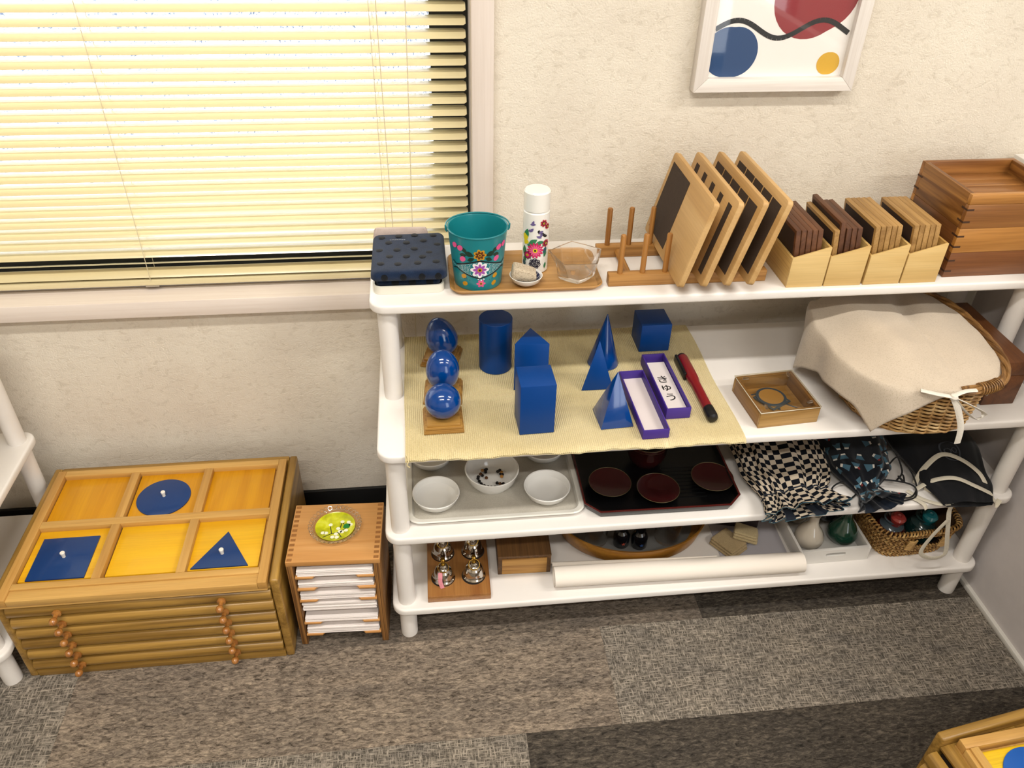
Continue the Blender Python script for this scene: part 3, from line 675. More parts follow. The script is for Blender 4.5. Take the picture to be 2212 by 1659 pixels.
flower('painted_flower', 0.000, 0.068, 0.0108, 7, yelp, brnp, yelp, onb, bk)
flower('painted_flower', 0.000, 0.041, 0.0155, 8, whp, purp, yelp, onb, bk, 4)
flower('painted_flower', 0.002, 0.0145, 0.0105, 6, whp, pink, yelp, onb, bk)
lv = []
for s in (-1, 1):
    for (x, y, a, L) in ((0.010, 0.066, 0.35, 0.013), (0.009, 0.062, -0.45, 0.010), (0.021, 0.071, 0.6, 0.010), (0.022, 0.066, -0.1, 0.010), (0.011, 0.014, 0.5, 0.011), (0.010, 0.010, -0.2, 0.009), (0.021, 0.020, 0.8, 0.010), (0.033, 0.073, 0.7, 0.009)):
        lv.append(shift([(px*s, py) for px, py in leaf(L*1.3, L*0.36)] if s > 0 else [(-px, py) for px, py in leaf(L*1.3, L*0.36)], s*x, y, s*a))
decal('painted_leaf', lv, onb(1), grnp, bk)
decal('painted_bud', [shift(blob(14, 0.0058, 2, 0.25), s*x, y, 0.6) for s in (-1, 1) for x, y in ((0.034, 0.077), (0.029, 0.058), (0.046, 0.079))], onb(2), pink, bk)
decal('painted_bud', [shift(blob(14, 0.0050, 2, 0.25), s*x, y, 0.6) for s in (-1, 1) for x, y in ((0.027, 0.026), (0.025, 0.012))], onb(2), yelp, bk)
wv = lambda x, s: 0.041+s*(0.0165-0.0135*(abs(x)/0.042)**1.2) if abs(x) < 0.042 else 0.041+s*(0.003+0.4*(abs(x)-0.042))
xs_ = [-0.052+0.104*i/40 for i in range(41)]
decal('painted_scroll', stroke([(x, wv(x, 1)) for x in xs_], 0.0011)+stroke([(x, wv(x, -1)) for x in xs_], 0.0011), onb(2), blk, bk)
dts = [(x, wv(x, s)-s*0.0026) for x in xs_[4:-4] for s in (-1, 1)]+[(x+random.uniform(-.0006, .0006), 0.041+q*0.0026) for x in xs_ if abs(x) > 0.015 for q in range(-6, 7) if abs(q*0.0026) < abs(wv(x, 1)-0.041)-0.004]
decal('painted_dot', [shift(blob(6, 0.0006, 2, 0), x, y) for x, y in dts], onb(2), whp, bk)

# floral bottle
btl = thing('floral_bottle', 'white bottle with printed flowers and plain white cap', 'bottle', (0.2525, -0.1470, TT))
bwh = flat('bottle_white', '#e6e4de', 0.28, coat=0.3); rb = 0.0218
B().lathe([(0, 0), (rb-0.002, 0), (rb, 0.002), (rb, 0.107), (rb-0.0015, 0.1085), (rb-0.002, 0.1095), (0, 0.1095)], 44).obj('body', bwh, btl)
B().lathe([(rb-0.0024, 0.1090), (rb-0.0024, 0.1105), (0, 0.1105)], 44).obj('gasket', flat('gasket_dark', '#3b3a38', 0.6), btl)
B().lathe([(0, 0.1103), (rb-0.0006, 0.1103), (rb, 0.111), (rb, 0.141), (rb-0.002, 0.1435), (0, 0.1440)], 44).obj('cap', bwh, btl)
def onbt(k):
    def f(u, v):
        r = rb+0.00025+0.0002*k; a = -math.pi/2-0.15+u/rb; return (r*math.cos(a), r*math.sin(a), v)
    return f
mag, red, lil, oly = flat('print_magenta', '#c2245c', .35), flat('print_crimson', '#b3273a', .35), flat('print_lilac', '#675a8c', .35), flat('print_leaf', '#2f7a50', .35)
lemon = flat('print_lemon', '#d9c51e', .35); plum = flat('print_plum', '#5c1030', .35)
lvs = [shift(leaf(L, L*0.24), x, y, a) for x, y, a, L in ((-.020, .060, 1.3, .022), (-.012, .054, 0.6, .018), (0.000, .056, 0.3, .014), (.012, .050, 1.0, .014), (-.020, .030, 1.6, .020), (-.022, .018, 1.2, .016), (.016, .030, 1.2, .013), (-.015, .052, 0.05, .022), (.018, .008, 1.4, .012))]
decal('print_leaf', lvs, onbt(1), oly, btl)
decal('print_stem', stroke([(.004, .076), (.010, .073), (.016, .067)], .0008)+stroke([(.018, .060), (.008, .055)], .0008)+[shift(leaf(.006, .0017), .003+.0022*i, .076-.0016*i, 1.0-.1*i) for i in range(7)], onbt(1), blk, btl)
decal('print_bird', [shift(leaf(.010, .0022), x, y, a) for x, y, a in ((-.010, .090, .1), (-.007, .088, 1.2), (.001, .070, -.4), (.006, .066, 1.0), (.004, .074, .5), (-.014, .078, .2), (-.010, .076, .9))], onbt(2), lil, btl)
for x, y, rd, n_, a_, b_ in ((.013, .092, .0066, 7, red, plum), (.021, .085, .0055, 7, red, plum), (.000, .044, .0145, 14, mag, flat('print_pink', '#d85a86', .35)), (-.013, .034, .0080, 9, plum, mag), (.019, .055, .0070, 8, red, plum)):
    flower('print_flower', x, y, rd, n_, a_, b_, lemon, onbt, btl, 2)
decal('print_tulip', [shift(blob(18, .0062, 3, .25), -.019, .066), shift(blob(18, .0055, 3, .25), -.017, .058)], onbt(3), lemon, btl)
decal('print_leaf', [shift(leaf(.014, .004), .015, .036, 1.2), shift(leaf(.012, .004), -.019, .012, 1.8)], onbt(2), flat('print_teal', '#25505a', .35), btl)
rs = []
for rr_, n_ in ((.0088, 7), (.0066, 6), (.0044, 5), (.0024, 4)):
    pl = [(rr_*(1+.10*math.cos(n_*t*2*math.pi/36+rr_*900))*math.cos(t*2*math.pi/36), .0195+rr_*(1+.10*math.cos(n_*t*2*math.pi/36+rr_*900))*math.sin(t*2*math.pi/36)) for t in range(37)]
    rs += stroke(pl, .0007)
decal('print_rose', rs+[shift(blob(8, .0013, 2, 0), 0, .0195)]+[shift(leaf(.005, .0012), .0050*math.cos(q), .0195+.0050*math.sin(q), q+1.2) for q in range(6)], onbt(2), flat('print_ink', '#15122a', .4), btl)

# little dish with a sponge
sd = thing('sponge_dish', 'small round white dish with dark blue pattern holding a sponge', 'dish', (0.2310, -0.1985, TT))
B().lathe([(0, 0), (0.014, 0), (0.016, 0.0015), (0.024, 0.008), (0.0275, 0.016), (0.0265, 0.0163), (0.022, 0.009), (0.013, 0.0035), (0, 0.003)], 40).obj('dish_body', flat('porcelain', '#e4e0da', 0.2, coat=0.5), sd)
def ond(u, v): # inside of the dish
    r = 0.0165+v*0.85; return (r*math.cos(u), r*math.sin(u), 0.0068+v*1.0)
decal('blue_pattern', [[(q*0.42+0.05, 0.001), (q*0.42+0.30, 0.001), (q*0.42+0.36, 0.0078), (q*0.42+0.00, 0.0078)] for q in range(15)], ond, flat('cobalt_dark', '#1c2350', 0.3), sd)
sp_, nt, pbb = newmat('sponge_cream'); n1 = noise(nt, coords(nt), 420, 4, 0.8); nt.links.new(ramp(nt, n1, [(0.35, lin('#9a8468')), (0.5, lin('#d6c6ad'))]), pbb.inputs['Base Color']); setp(pbb, Roughness=1.0); bump(nt, pbb, n1, 0.9, 0.003)
b = B(); soft_slab(b, 0, 0, 0.042, 0.030, 0.0, 0.021, 0.006, 0.0011, 3, lambda x, y: -0.16*x)
tag(b.obj('sponge', sp_, None, (0.2265, -0.1985, TT+0.0092), (0, R(6), R(-6))), 'cream bath sponge lying in the small blue patterned dish', 'sponge')
# faceted glass bowl
gb = thing('glass_bowl', 'clear faceted pentagonal glass bowl on the oak serving tray', 'bowl', (0.3170, -0.1810, TT))
def pent(r, z, ph): return [(r*math.cos(R(90+ph+72*i)), r*math.sin(R(90+ph+72*i)), z) for i in range(5)]
def pent10(ra, rb_, z, ph):
    o = []
    for i in range(5): o += [(ra*math.cos(R(90+ph+72*i)), ra*math.sin(R(90+ph+72*i)), z), (rb_*math.cos(R(126+ph+72*i)), rb_*math.sin(R(126+ph+72*i)), z)]
    return o
b = B().loft([pent10(0.024, 0.0275, 0, 0), pent10(0.0265, 0.0325, 0.006, 0), pent10(0.0475, 0.0395, 0.042, 0), pent10(0.0445, 0.0367, 0.042, 0), pent10(0.0245, 0.027, 0.009, 0), pent10(0.006, 0.005, 0.0075, 0)])
b.obj('bowl_body', gcl, gb, smooth=12)

# bamboo plate rack
bam_x = wood('bamboo', '#b58548', '#946730', 'x', 30, 0.45); bam_z = wood('bamboo_upright', '#b07b3d', '#875722', 'z', 30, 0.45); bam_y = wood('bamboo_cross', '#b98545', '#8f5f28', 'y', 30, 0.45)
rk = thing('plate_rack', 'bamboo plate rack with upright pegs on the top shelf', 'rack', (0.5045, -0.1530, S1+0.0003))
RY = (-0.0520, 0.0520)
for y in RY: B().box(-0.1365, 0.1365, -0.0085, 0.0085, 0, 0.021).obj('rail', bam_x, rk, (0, y, 0), bevel=0.0015)
for x in (-0.0985, 0.0985): B().cyl((0, RY[0]+0.0086, 0.0105), (0, RY[1]-0.0086, 0.0105), 0.006, n=16).obj('cross_bar', bam_y, rk, (x, 0, 0))
pgm = B().lathe([(0, 0), (0.0046, 0), (0.0046, 0.068), (0.0038, 0.0698), (0, 0.0702)], 16).mesh('peg', bam_z)
for k in range(7):
    for y in RY: place('peg', pgm, rk, (-0.1168+0.0385*k, y, 0.0205))
# rough and smooth boards leaning in the rack
mapl = wood('board_maple', '#cba670', '#b89058', 'y', 7, 0.5, fine=0.35); mapl_e = MC['board_maple']
sandp, nt, pbb = newmat('dark_sandpaper'); n1 = noise(nt, coords(nt), 1500, 2); nt.links.new(ramp(nt, n1, [(0.3, lin('#2c2119')), (0.7, lin('#463629'))]), pbb.inputs['Base Color']); setp(pbb, Roughness=0.95); bump(nt, pbb, n1, 0.4, 0.0006)
BD, BHt, BT = 0.222, 0.150, 0.0100
bdl = ['maple board half covered in brown sandpaper, leftmost in the rack', 'maple board with narrow brown sandpaper strips, second in the rack', 'maple board with five wide sandpaper strips, third in the rack', 'maple board with sandpaper strips, rightmost in the rack nearest the tablet boxes']
patches = [[(0.070, 0.208, 0.014, 0.136)],
           [(y0, y0+0.016, 0.014, 0.136) for y0 in (0.018, 0.060, 0.102, 0.144, 0.186)],
           [(y0, y0+0.0355, 0.014, 0.136) for y0 in (0.014, 0.0535, 0.093, 0.1325, 0.172)],
           [(y0, y0+0.0355, 0.014, 0.136) for y0 in (0.014, 0.0535, 0.093, 0.1325, 0.172)]]
patches[0] = [(0.112, 0.208, 0.014, 0.136)]
bme = B().loft([[(x, y, z) for y, z in rrect(BD, BHt, 0.007, 5, BD/2, BHt/2)] for x in (0, BT)]).mesh('touch_board', mapl, bevel=0.0015)
for k in range(4):
    o = tag(place('touch_board', bme, None, (0.4700+0.0385*k+(0.0006*k), -0.2640, S1+0.0218), (0, R(14.5), 0)), bdl[k], 'board', 'touch boards in the plate rack')
    for y0, y1, z0, z1 in patches[k]: B().box(-0.0005, 0.0002, y0, y1, z0, z1).obj('sandpaper_patch', sandp, o)
# boxes of wooden tablets
birch = wood('birch_ply', '#d6b87c', '#c8a566', 'x', 8, 0.5, fine=0.3); birch_e = wood('birch_ply_side', '#c9a868', '#b08a4a', 'y', 8, 0.5); plye = wood('birch_ply_edge', '#b28a4e', '#8e6630', 'z', 200, 0.6, contrast=2)
dkw = wood('tablet_walnut', '#6b4327', '#452614', 'y', 14, 0.5); ltw = wood('tablet_cherry', '#b08a52', '#8c6836', 'y', 14, 0.5)
face = flat('tablet_face_dark', '#2b1a12', 0.7, var=0.15); 
boxx = [(0.6675, 0.7310), (0.7335, 0.7985), (0.8035, 0.8675), (0.8705, 0.9345)]
bxl = ['birch box of dark tablets, leftmost of four, next to the plate rack', 'birch box of dark tablets with one standing taller, second of four', 'birch box of light-edged tablets, third of four', 'birch box of light-edged tablets, rightmost of four, beside the stacked wooden trays']
YB0, YB1, T_ = -0.2390, -0.1080, 0.0042
tab_specs = [[(0.095, dkw)]*5, [(0.093, ltw), (0.107, dkw), (0.096, dkw), (0.096, dkw), (0.096, dkw)], [(0.098, ltw)]*5, [(0.098, ltw)]*5]
for k, (x0, x1) in enumerate(boxx):
    bxo = thing('tablet_box', bxl[k], 'box', (x0, YB0, S1+0.0003), 0, 'birch tablet boxes'); w = x1-x0; d = YB1-YB0
    hl, hr = 0.054, 0.0725
    for yy in (0, d-T_):
        b = B(); pl = [(0, 0), (w, 0), (w, hr), (0, hl)]
        b.loft([[(x, y, z) for x, z in pl] for y in (yy, yy+T_)]); b.obj('front_panel' if yy == 0 else 'back_panel', birch, bxo, bevel=0.0004)
    B().box(0, T_, T_, d-T_, 0, hl).obj('side_panel', birch_e, bxo, bevel=0.0004); B().box(w-T_, w, T_, d-T_, 0, hr).obj('side_panel', birch_e, bxo, bevel=0.0004)
    B().box(T_, w-T_, T_, d-T_, 0, T_).obj('bottom_panel', birch, bxo)
    lean = 0.13
    for i, (th_, mt) in enumerate(tab_specs[k]):
        tb = B().box(0, 0.0084, 0, 0.117, 0, th_); dz = S1+0.0003+T_+0.0010
        xb = x0+T_+0.0006+lean*(hl-T_)+0.0095*i+(0.0012 if (k == 1 and i > 1) else 0); an = -math.atan(lean)
        o = tag(tb.obj('wooden_tablet', mt, None, (xb, -0.2300, dz+0.0001), (0, an, 0), bevel=0.0010), '%s wooden tablet, %s from the left in the %s tablet box' % ('dark' if mt is dkw else 'light brown', ORD[i], ORD[k]), 'tablet', 'wooden tablets in the birch boxes')
        B().box(-0.0003, 0.0, 0.006, 0.111, 0.006, th_-0.006).obj('rough_face', face, o)
# three stacked trays with keyed corners
tc = wood('tray_chestnut', '#a5713a', '#7a4c20', 'x', 12, 0.4, coat=0.15); tcy = wood('tray_ash_strong_grain', '#a8763a', '#6f451c', 'y', 20, 0.42, contrast=1.7)
tl_ = wood('tray_light_front', '#b9823f', '#a06c30', 'x', 10, 0.4, coat=0.15); td_ = wood('tray_dark_front', '#7d4c24', '#5a3315', 'x', 12, 0.4, coat=0.15); tdy = wood('tray_dark_side', '#7a4c26', '#523013', 'y', 14, 0.42)
keym = flat('key_dark_wood', '#3c2210', 0.6)
SX, SY, SWd, SDp = 0.9560, -0.2240, 0.175, 0.155
lev = [(0.0003, 0.0460, td_, tdy, 'dark brown wooden tray with keyed corners at the bottom of the stack'), (0.0466, 0.0440, tl_, tdy, 'light fronted wooden tray in the middle of the stack'), (0.0909, 0.0600, tc, tcy, 'open wooden tray with strong grain on top of the stack')]
for i, (z0, hh, fm_, sm_, lab) in enumerate(lev):
    t = thing('wooden_tray', lab, 'tray', (SX, SY, S1+z0), R(0.5), 'stacked wooden trays'); w_ = 0.009
    B().box(w_, SWd-w_, w_, SDp-w_, 0.003 if i < 2 else 0.030, 0.007 if i < 2 else 0.034).obj('tray_floor', tc, t)
    if i == 2:
        B().box(0, SWd, 0, w_, 0, 0.0425).obj('front_wall', fm_, t, bevel=0.0008); B().box(0, SWd, 0, w_, 0.0427, hh).obj('front_rim', tl_, t, bevel=0.0008)
        for q in range(5): B().box(w_+0.0005, SWd-w_-0.0005, w_+q*0.0272, w_+q*0.0272+0.0268, 0.0342, 0.0362).obj('floor_slat', tc, t, bevel=0.0004)
    else: B().box(0, SWd, 0, w_, 0, hh).obj('front_wall', fm_, t, bevel=0.0008)
    B().box(0, SWd, SDp-w_, SDp, 0, hh).obj('back_wall', fm_, t, bevel=0.0008)
    B().box(0, w_, w_, SDp-w_, 0, hh).obj('side_wall', sm_, t, bevel=0.0008); B().box(SWd-w_, SWd, w_, SDp-w_, 0, hh).obj('side_wall', sm_, t, bevel=0.0008)
    for zz in (hh*0.22, hh*0.66):
        if i == 2: zz *= 0.82
        B().box(-0.0004, 0.012, -0.0004, 0.004, zz, zz+0.0030).obj('corner_key', keym, t); B().box(-0.0004, 0.003, 0.004, 0.016, zz, zz+0.0030).obj('corner_key', keym, t)
        B().box(-0.0004, 0.003, SDp-0.014, SDp+0.0004, zz, zz+0.0030).obj('corner_key', keym, t)

# ================================================================== SECOND SHELF
# woven cotton mat
mm, nt, pbb = newmat('cream_woven_cotton')
n1 = noise(nt, coords(nt, (300, 900, 300)), 1, 2, 0.6); n2 = noise(nt, coords(nt), 9, 3)
nt.links.new(mixc(nt, 0.6, ramp(nt, n1, [(0.3, lin('#ae9d74')), (0.55, lin('#dfd2aa'))]), ramp(nt, n2, [(0.3, lin('#cfbf92')), (0.7, lin('#e0d3ad'))])), pbb.inputs['Base Color'])
setp(pbb, Roughness=0.95); pbb.inputs['Specular IOR Level'].default_value = 0.1; bump(nt, pbb, n1, 0.5, 0.0012)
MX0, MX1, MY0, MY1 = 0.0185, 0.582, -0.3970, -0.0375
def matf(u, v):
    x = MX0+(MX1-MX0)*u; y = MY1+(MY0-MY1)*v
    x += 0.0018*math.sin(v*9)*(1 if u > 0.5 else 0.4)*(abs(u-0.5)*2); y += (0.0007*math.sin(u*97)+0.0010*math.sin(u*23)) if v > 0.97 else 0
    z = S2+0.0027+0.0008*math.sin(u*2*math.pi*168)
    over = max(0, -0.3845-y); z -= over*over*28
    return (x, y, z)
mb = B().grid(matf, 168*4, 40)
nv_ = len(mb.v); mb.grid(lambda u, v: (matf(u, v)[0], matf(u, v)[1], S2+0.0004-max(0, -0.3845-matf(u, v)[1])**2*28), 40, 10)
mat_o = tag(mb.obj('woven_mat', mm, None, fix=False, smooth=80), 'cream ribbed cotton mat under the blue solids on the second shelf', 'mat')
B().tube(spline([(MX0+0.002, -0.386, S2+0.0035), (MX0+0.006, -0.397, S2+0.001), (MX0+0.003, -0.400, S2-0.006), (MX0+0.007, -0.399, S2-0.012)], 5), 0.0011, 6).obj('loose_thread', mm, mat_o)
MZ = S2+0.0037
gblue = flat('solid_blue_gloss', '#003a80', 0.14, coat=0.45)
gblu2 = flat('solid_blue_satin', '#003b80', 0.42, 0.25, coat=0.05)
stm = wood('stand_walnut', '#b0853f', '#835a26', 'x', 26, 0.4, coat=0.2)
def stand(x, y, rz, lab):
    h = 0.0335
    b = B()
    for h0, z0, z1 in ((h, 0, 0.0045), (h-0.0012, 0.0045, 0.0065), (h-0.0025, 0.0065, 0.0105), (h-0.006, 0.0105, 0.0150)): b.box(-h0, h0, -h0, h0, z0, z1)
    return tag(b.obj('solid_stand', stm, None, (x, y, MZ), (0, 0, rz), bevel=0.0008), lab, 'stand', 'square wooden stands')
stand(0.0832, -0.3060, R(0.8), 'square stepped wooden stand carrying the blue sphere'); stand(0.0868, -0.2270, R(-5), 'square wooden stand carrying the blue ellipsoid'); stand(0.0885, -0.1180, R(-14), 'square wooden stand carrying the blue egg')
SZ = MZ+0.0150
def solid(name, b, loc, lab, rot=None, bevel=0.0, mat=None, **k): return tag(b.obj(name, mat or gblue, None, loc, rot, bevel=bevel, **k), lab, 'solid', 'blue geometric solids')
solid('blue_sphere', B().lathe([(0.0300*math.sin(math.pi*i/32), -0.0300*math.cos(math.pi*i/32)) for i in range(33)], 56), (0.0838, -0.3085, SZ+0.0300), 'glossy blue sphere on its wooden stand')
solid('blue_ellipsoid', B().lathe([(0.0288*math.sin(math.pi*i/32), -0.0390*math.cos(math.pi*i/32)) for i in range(33)], 56), (0.0868, -0.2330, SZ+0.0390), 'glossy blue ellipsoid on a wooden stand behind the sphere')
solid('blue_egg', B().lathe([((0.0290-0.0045*(-math.cos(math.pi*i/32)))*math.sin(math.pi*i/32), -0.0385*math.cos(math.pi*i/32)) for i in range(33)], 56), (0.0885, -0.1220, SZ+0.0375), 'glossy blue egg-shaped solid leaning on the rearmost stand', (R(2), R(-14), 0))
solid('blue_cylinder', B().lathe([(0, 0), (0.0295, 0), (0.0300, 0.0006), (0.0300, 0.1028), (0.0294, 0.1035), (0, 0.1035)], 64), (0.1862, -0.1490, MZ), 'tall blue cylinder standing on the mat', mat=gblu2)
s3 = 0.060
solid('blue_triangular_prism', B().ext([(-s3/2, 0), (s3/2, 0), (0, s3*0.866)], 0, 0.0985), (0.2412, -0.2305, MZ), 'blue triangular prism behind the rectangular prism', (0, 0, R(-4)), 0.0008, gblu2)
solid('blue_rectangular_prism', B().box(-0.0292, 0.0292, 0, 0.0570, 0, 0.0985), (0.2362, -0.3520, MZ), 'blue rectangular prism at the front of the mat', (0, 0, R(2.0)), 0.0010, gblu2)
solid('blue_cone', B().lathe([(0, 0), (0.0285, 0), (0.0290, 0.0006), (0.0010, 0.1045), (0, 0.1052)], 56), (0.3880, -0.1550, MZ), 'blue cone at the back of the mat')
solid('blue_triangular_pyramid', B().add([(-0.029, 0, 0), (0.029, 0, 0), (0, 0.050, 0), (0.000, 0.0150, 0.0960)], [(0, 2, 1), (0, 1, 3), (1, 2, 3), (2, 0, 3)]), (0.3605, -0.2400, MZ), 'blue triangular pyramid in front of the cone', None, 0.0006, gblu2)
ph = 0.0285
solid('blue_square_pyramid', B().add([(-ph, -ph, 0), (ph, -ph, 0), (ph, ph, 0), (-ph, ph, 0), (0, 0, 0.098)], [(0, 3, 2, 1), (0, 1, 4), (1, 2, 4), (2, 3, 4), (3, 0, 4)]), (0.3715, -0.3210, MZ), 'shiny blue square pyramid beside the purple box', (0, 0, R(3.5)), 0.0006)
solid('blue_cube', B().box(-0.0292, 0.0292, -0.0292, 0.0292, 0, 0.0584), (0.4925, -0.0975, MZ), 'blue cube at the back right of the mat', (0, 0, R(1)), 0.0009, gblu2)
# purple name card boxes
purpm = flat('purple_card', '#3f2585', 0.55, var=0.05); lin_w = flat('box_white_lining', '#ddd2d0', 0.8)
def pbox(x, y, w, d, h, rz, lab):
    t = thing('purple_box', lab, 'box', (x, y, MZ), rz, 'open purple card boxes'); q = 0.0022
    B().box(-w/2, w/2, -d/2, -d/2+q, 0, h).obj('wall', purpm, t, bevel=0.0005); B().box(-w/2, w/2, d/2-q, d/2, 0, h).obj('wall', purpm, t, bevel=0.0005)
    for s in (-1, 1): B().box(s*w/2-(q if s > 0 else 0), s*w/2+(0 if s > 0 else q), -d/2+q, d/2-q, 0, h).obj('wall', purpm, t, bevel=0.0005)
    B().box(-w/2+q, w/2-q, -d/2+q, d/2-q, 0, 0.002).obj('lining', lin_w, t); return t
pbox(0.4290, -0.2965, 0.0450, 0.1700, 0.0185, R(1.2), 'empty open purple box with white lining, beside the square pyramid')
p2 = pbox(0.4805, -0.2495, 0.0430, 0.1660, 0.0220, R(1.2), 'open purple box holding a card with Japanese writing')
cdx = thing('word_card', 'white word card with black Japanese characters inside the purple box', 'card', (0.4805, -0.2510, MZ+0.0122), R(1.2))
B().box(-0.0180, 0.0180, -0.0790, 0.0700, -0.0100, 0).obj('card_stock', flat('card_white', '#d9d1cf', 0.7), cdx)
inkm = flat('black_ink', '#131112', 0.6)
for ch, yy in (('\u304d', 0.0165), ('\u3085', -0.0100), ('\u3046', -0.0365)):
    cu = bpy.data.curves.new('kana', 'FONT'); cu.body = ch; cu.size = 0.0235; cu.offset = 0.00025; cu.align_x = 'CENTER'; cu.align_y = 'CENTER'; cu.resolution_u = 4
    to = bpy.data.objects.new('kana', cu); COL.objects.link(to); bpy.context.view_layer.update()
    me = bpy.data.meshes.new_from_object(to.evaluated_get(bpy.context.evaluated_depsgraph_get())); bpy.data.objects.remove(to, do_unlink=True)
    if len(me.vertices):
        xs = [v.co.x for v in me.vertices]; ys = [v.co.y for v in me.vertices]; ox, oy = (min(xs)+max(xs))/2, (min(ys)+max(ys))/2
        for v in me.vertices: v.co.x -= ox; v.co.y -= oy
    me.materials.clear(); me.materials.append(inkm); place('printed_character', me, cdx, (0, yy, 0.0002))
# red pen
pn = thing('red_pen', 'dark red cutter-like pen with black cap and clip on the mat', 'pen', (0.5365, -0.2570, MZ+0.0105), R(0.6))
redm = flat('pen_red', '#7d1018', 0.35, coat=0.2); bkm = flat('pen_black', '#0c0c0e', 0.4)
def ell(y, rx, rz_, zc=0): return [(rx*math.cos(2*math.pi*i/20), y, zc+rz_*math.sin(2*math.pi*i/20)) for i in range(20)]
B().loft([ell(0.091, 0.0080, 0.0075), ell(0.088, 0.0102, 0.0095), ell(0.030, 0.0108, 0.0100), ell(0.018, 0.0106, 0.0098), ell(0.006, 0.0082, 0.0088), ell(-0.066, 0.0086, 0.0090)]).obj('barrel', redm, pn)
B().loft([ell(-0.066, 0.0093, 0.0096), ell(-0.088, 0.0098, 0.0100), ell(-0.093, 0.0085, 0.0088), ell(-0.095, 0.0050, 0.0050)]).obj('cap', bkm, pn)
B().loft([[(x, y, z) for x, z in rrect(0.0055, 0.015, 0.002, 3, -0.0118, 0.000)] for y in (0.030, 0.091)]).obj('clip', bkm, pn, bevel=0.0008)
B().loft([ell(0.089, 0.0092, 0.0088), ell(0.0945, 0.0080, 0.0076)]).obj('end_plug', bkm, pn)
# wooden box with an acrylic lid and shape cards
wbx = thing('lidded_box', 'small wooden box with clear acrylic lid over shape cards', 'box', (0.6625, -0.3080, S2+0.0004), R(4.5))
elm = wood('elm_box', '#b48e50', '#8e6a34', 'x', 18, 0.45); elmy = wood('elm_box_side', '#9a713a', '#6f4a1f', 'y', 18, 0.45)
w_, h_, q = 0.0545, 0.031, 0.006
for s in (-1, 1):
    B().box(-w_, w_, s*w_-(q if s > 0 else 0), s*w_+(0 if s > 0 else q), 0, h_).obj('box_wall', elm, wbx, bevel=0.0008)
    B().box(s*w_-(q if s > 0 else 0), s*w_+(0 if s > 0 else q), -w_+q, w_-q, 0, h_).obj('box_wall', elmy, wbx, bevel=0.0008)
B().box(-w_+q, w_-q, -w_+q, w_-q, 0, 0.004).obj('box_floor', elm, wbx)
acr = thin_glass('acrylic', '#f7f3ea')
B().box(-w_-0.0005, w_+0.0005, -w_-0.0005, w_+0.0005, h_+0.0002, h_+0.0025).obj('acrylic_lid', acr, wbx, bevel=0.0006)
B().tube([(x, y, h_+0.0014) for x, y in ((-w_-.0006, -w_-.0006), (w_+.0006, -w_-.0006), (w_+.0006, w_+.0006), (-w_-.0006, w_+.0006))], 0.0011, 6, True).obj('lid_edge_highlight', flat('acrylic_edge_highlight', '#c9c2b0', 0.2, coat=0.5), wbx)  # opaque pale tube painted as the highlight along the clear lid edge
acw = flat('acrylic_peg_white', '#cfc8ba', 0.3)
for sx, sy, a in ((-1, 1, 0), (1, 1, 70), (1, -1, 10), (-1, -1, 80)): B().loft([at_z(shift(rrect(0.012, 0.0042, 0.002, 4), 0, 0, R(a)), z) for z in (h_+0.0026, h_+0.0050)]).obj('lid_peg', gcl, wbx, (sx*0.040, sy*0.041, 0))
cwm, cbm = flat('card_tan', '#a8803f', 0.7), flat('card_blue_grey', '#24405e', 0.6)
def wbp(x, y, z): return Vector((0.6625, -0.3080, S2+0.0004+z)) + Matrix.Rotation(R(4.5), 3, 'Z') @ Vector((x, y, 0))
def scard(poly, inner, x, y, z, rz, lab):
    o = tag(B().ext(poly, 0, 0.0016).obj('shape_card', cbm, None, wbp(x, y, z), (0, 0, rz)), lab, 'card', 'blue bordered shape cards'); B().ext(inner, 0.0016, 0.0020).obj('card_centre', cwm, o); return o
circ = lambda r: [(r*math.cos(2*math.pi*i/40), r*math.sin(2*math.pi*i/40)) for i in range(40)]
sq_ = lambda r: [(-r, -r), (r, -r), (r, r), (-r, r)]
tri_ = lambda r: [(r*math.cos(R(90+120*i)), r*math.sin(R(90+120*i))) for i in range(3)]
scard(sq_(0.031), sq_(0.027), -0.010, 0.002, 0.0045, R(12), 'square blue bordered card at the bottom of the lidded box'); scard(tri_(0.034), tri_(0.026), 0.014, -0.026, 0.0068, R(20), 'triangular blue bordered card at the front of the lidded box')
scard(sq_(0.023), sq_(0.019), -0.002, 0.006, 0.0092, R(30), 'small square card under the round card in the lidded box'); scard(circ(0.0265), circ(0.0215), -0.002, 0.010, 0.0116, 0, 'round blue bordered card on top in the lidded box')
# brown box behind the basket
brn = wood('brown_box_wood', '#6b3f1c', '#4a2810', 'y', 14, 0.45)
bb = thing('brown_box', 'dark brown wooden box behind the willow basket at the shelf end', 'box', (1.0645, -0.2380, S2+0.0003))
B().box(-0.0310, 0.0310, -0.100, 0.100, 0, 0.062).obj('box_body', brn, bb, bevel=0.001); B().box(-0.0313, 0.0313, -0.1004, 0.1004, 0.0626, 0.091).obj('box_lid', brn, bb, bevel=0.0015)
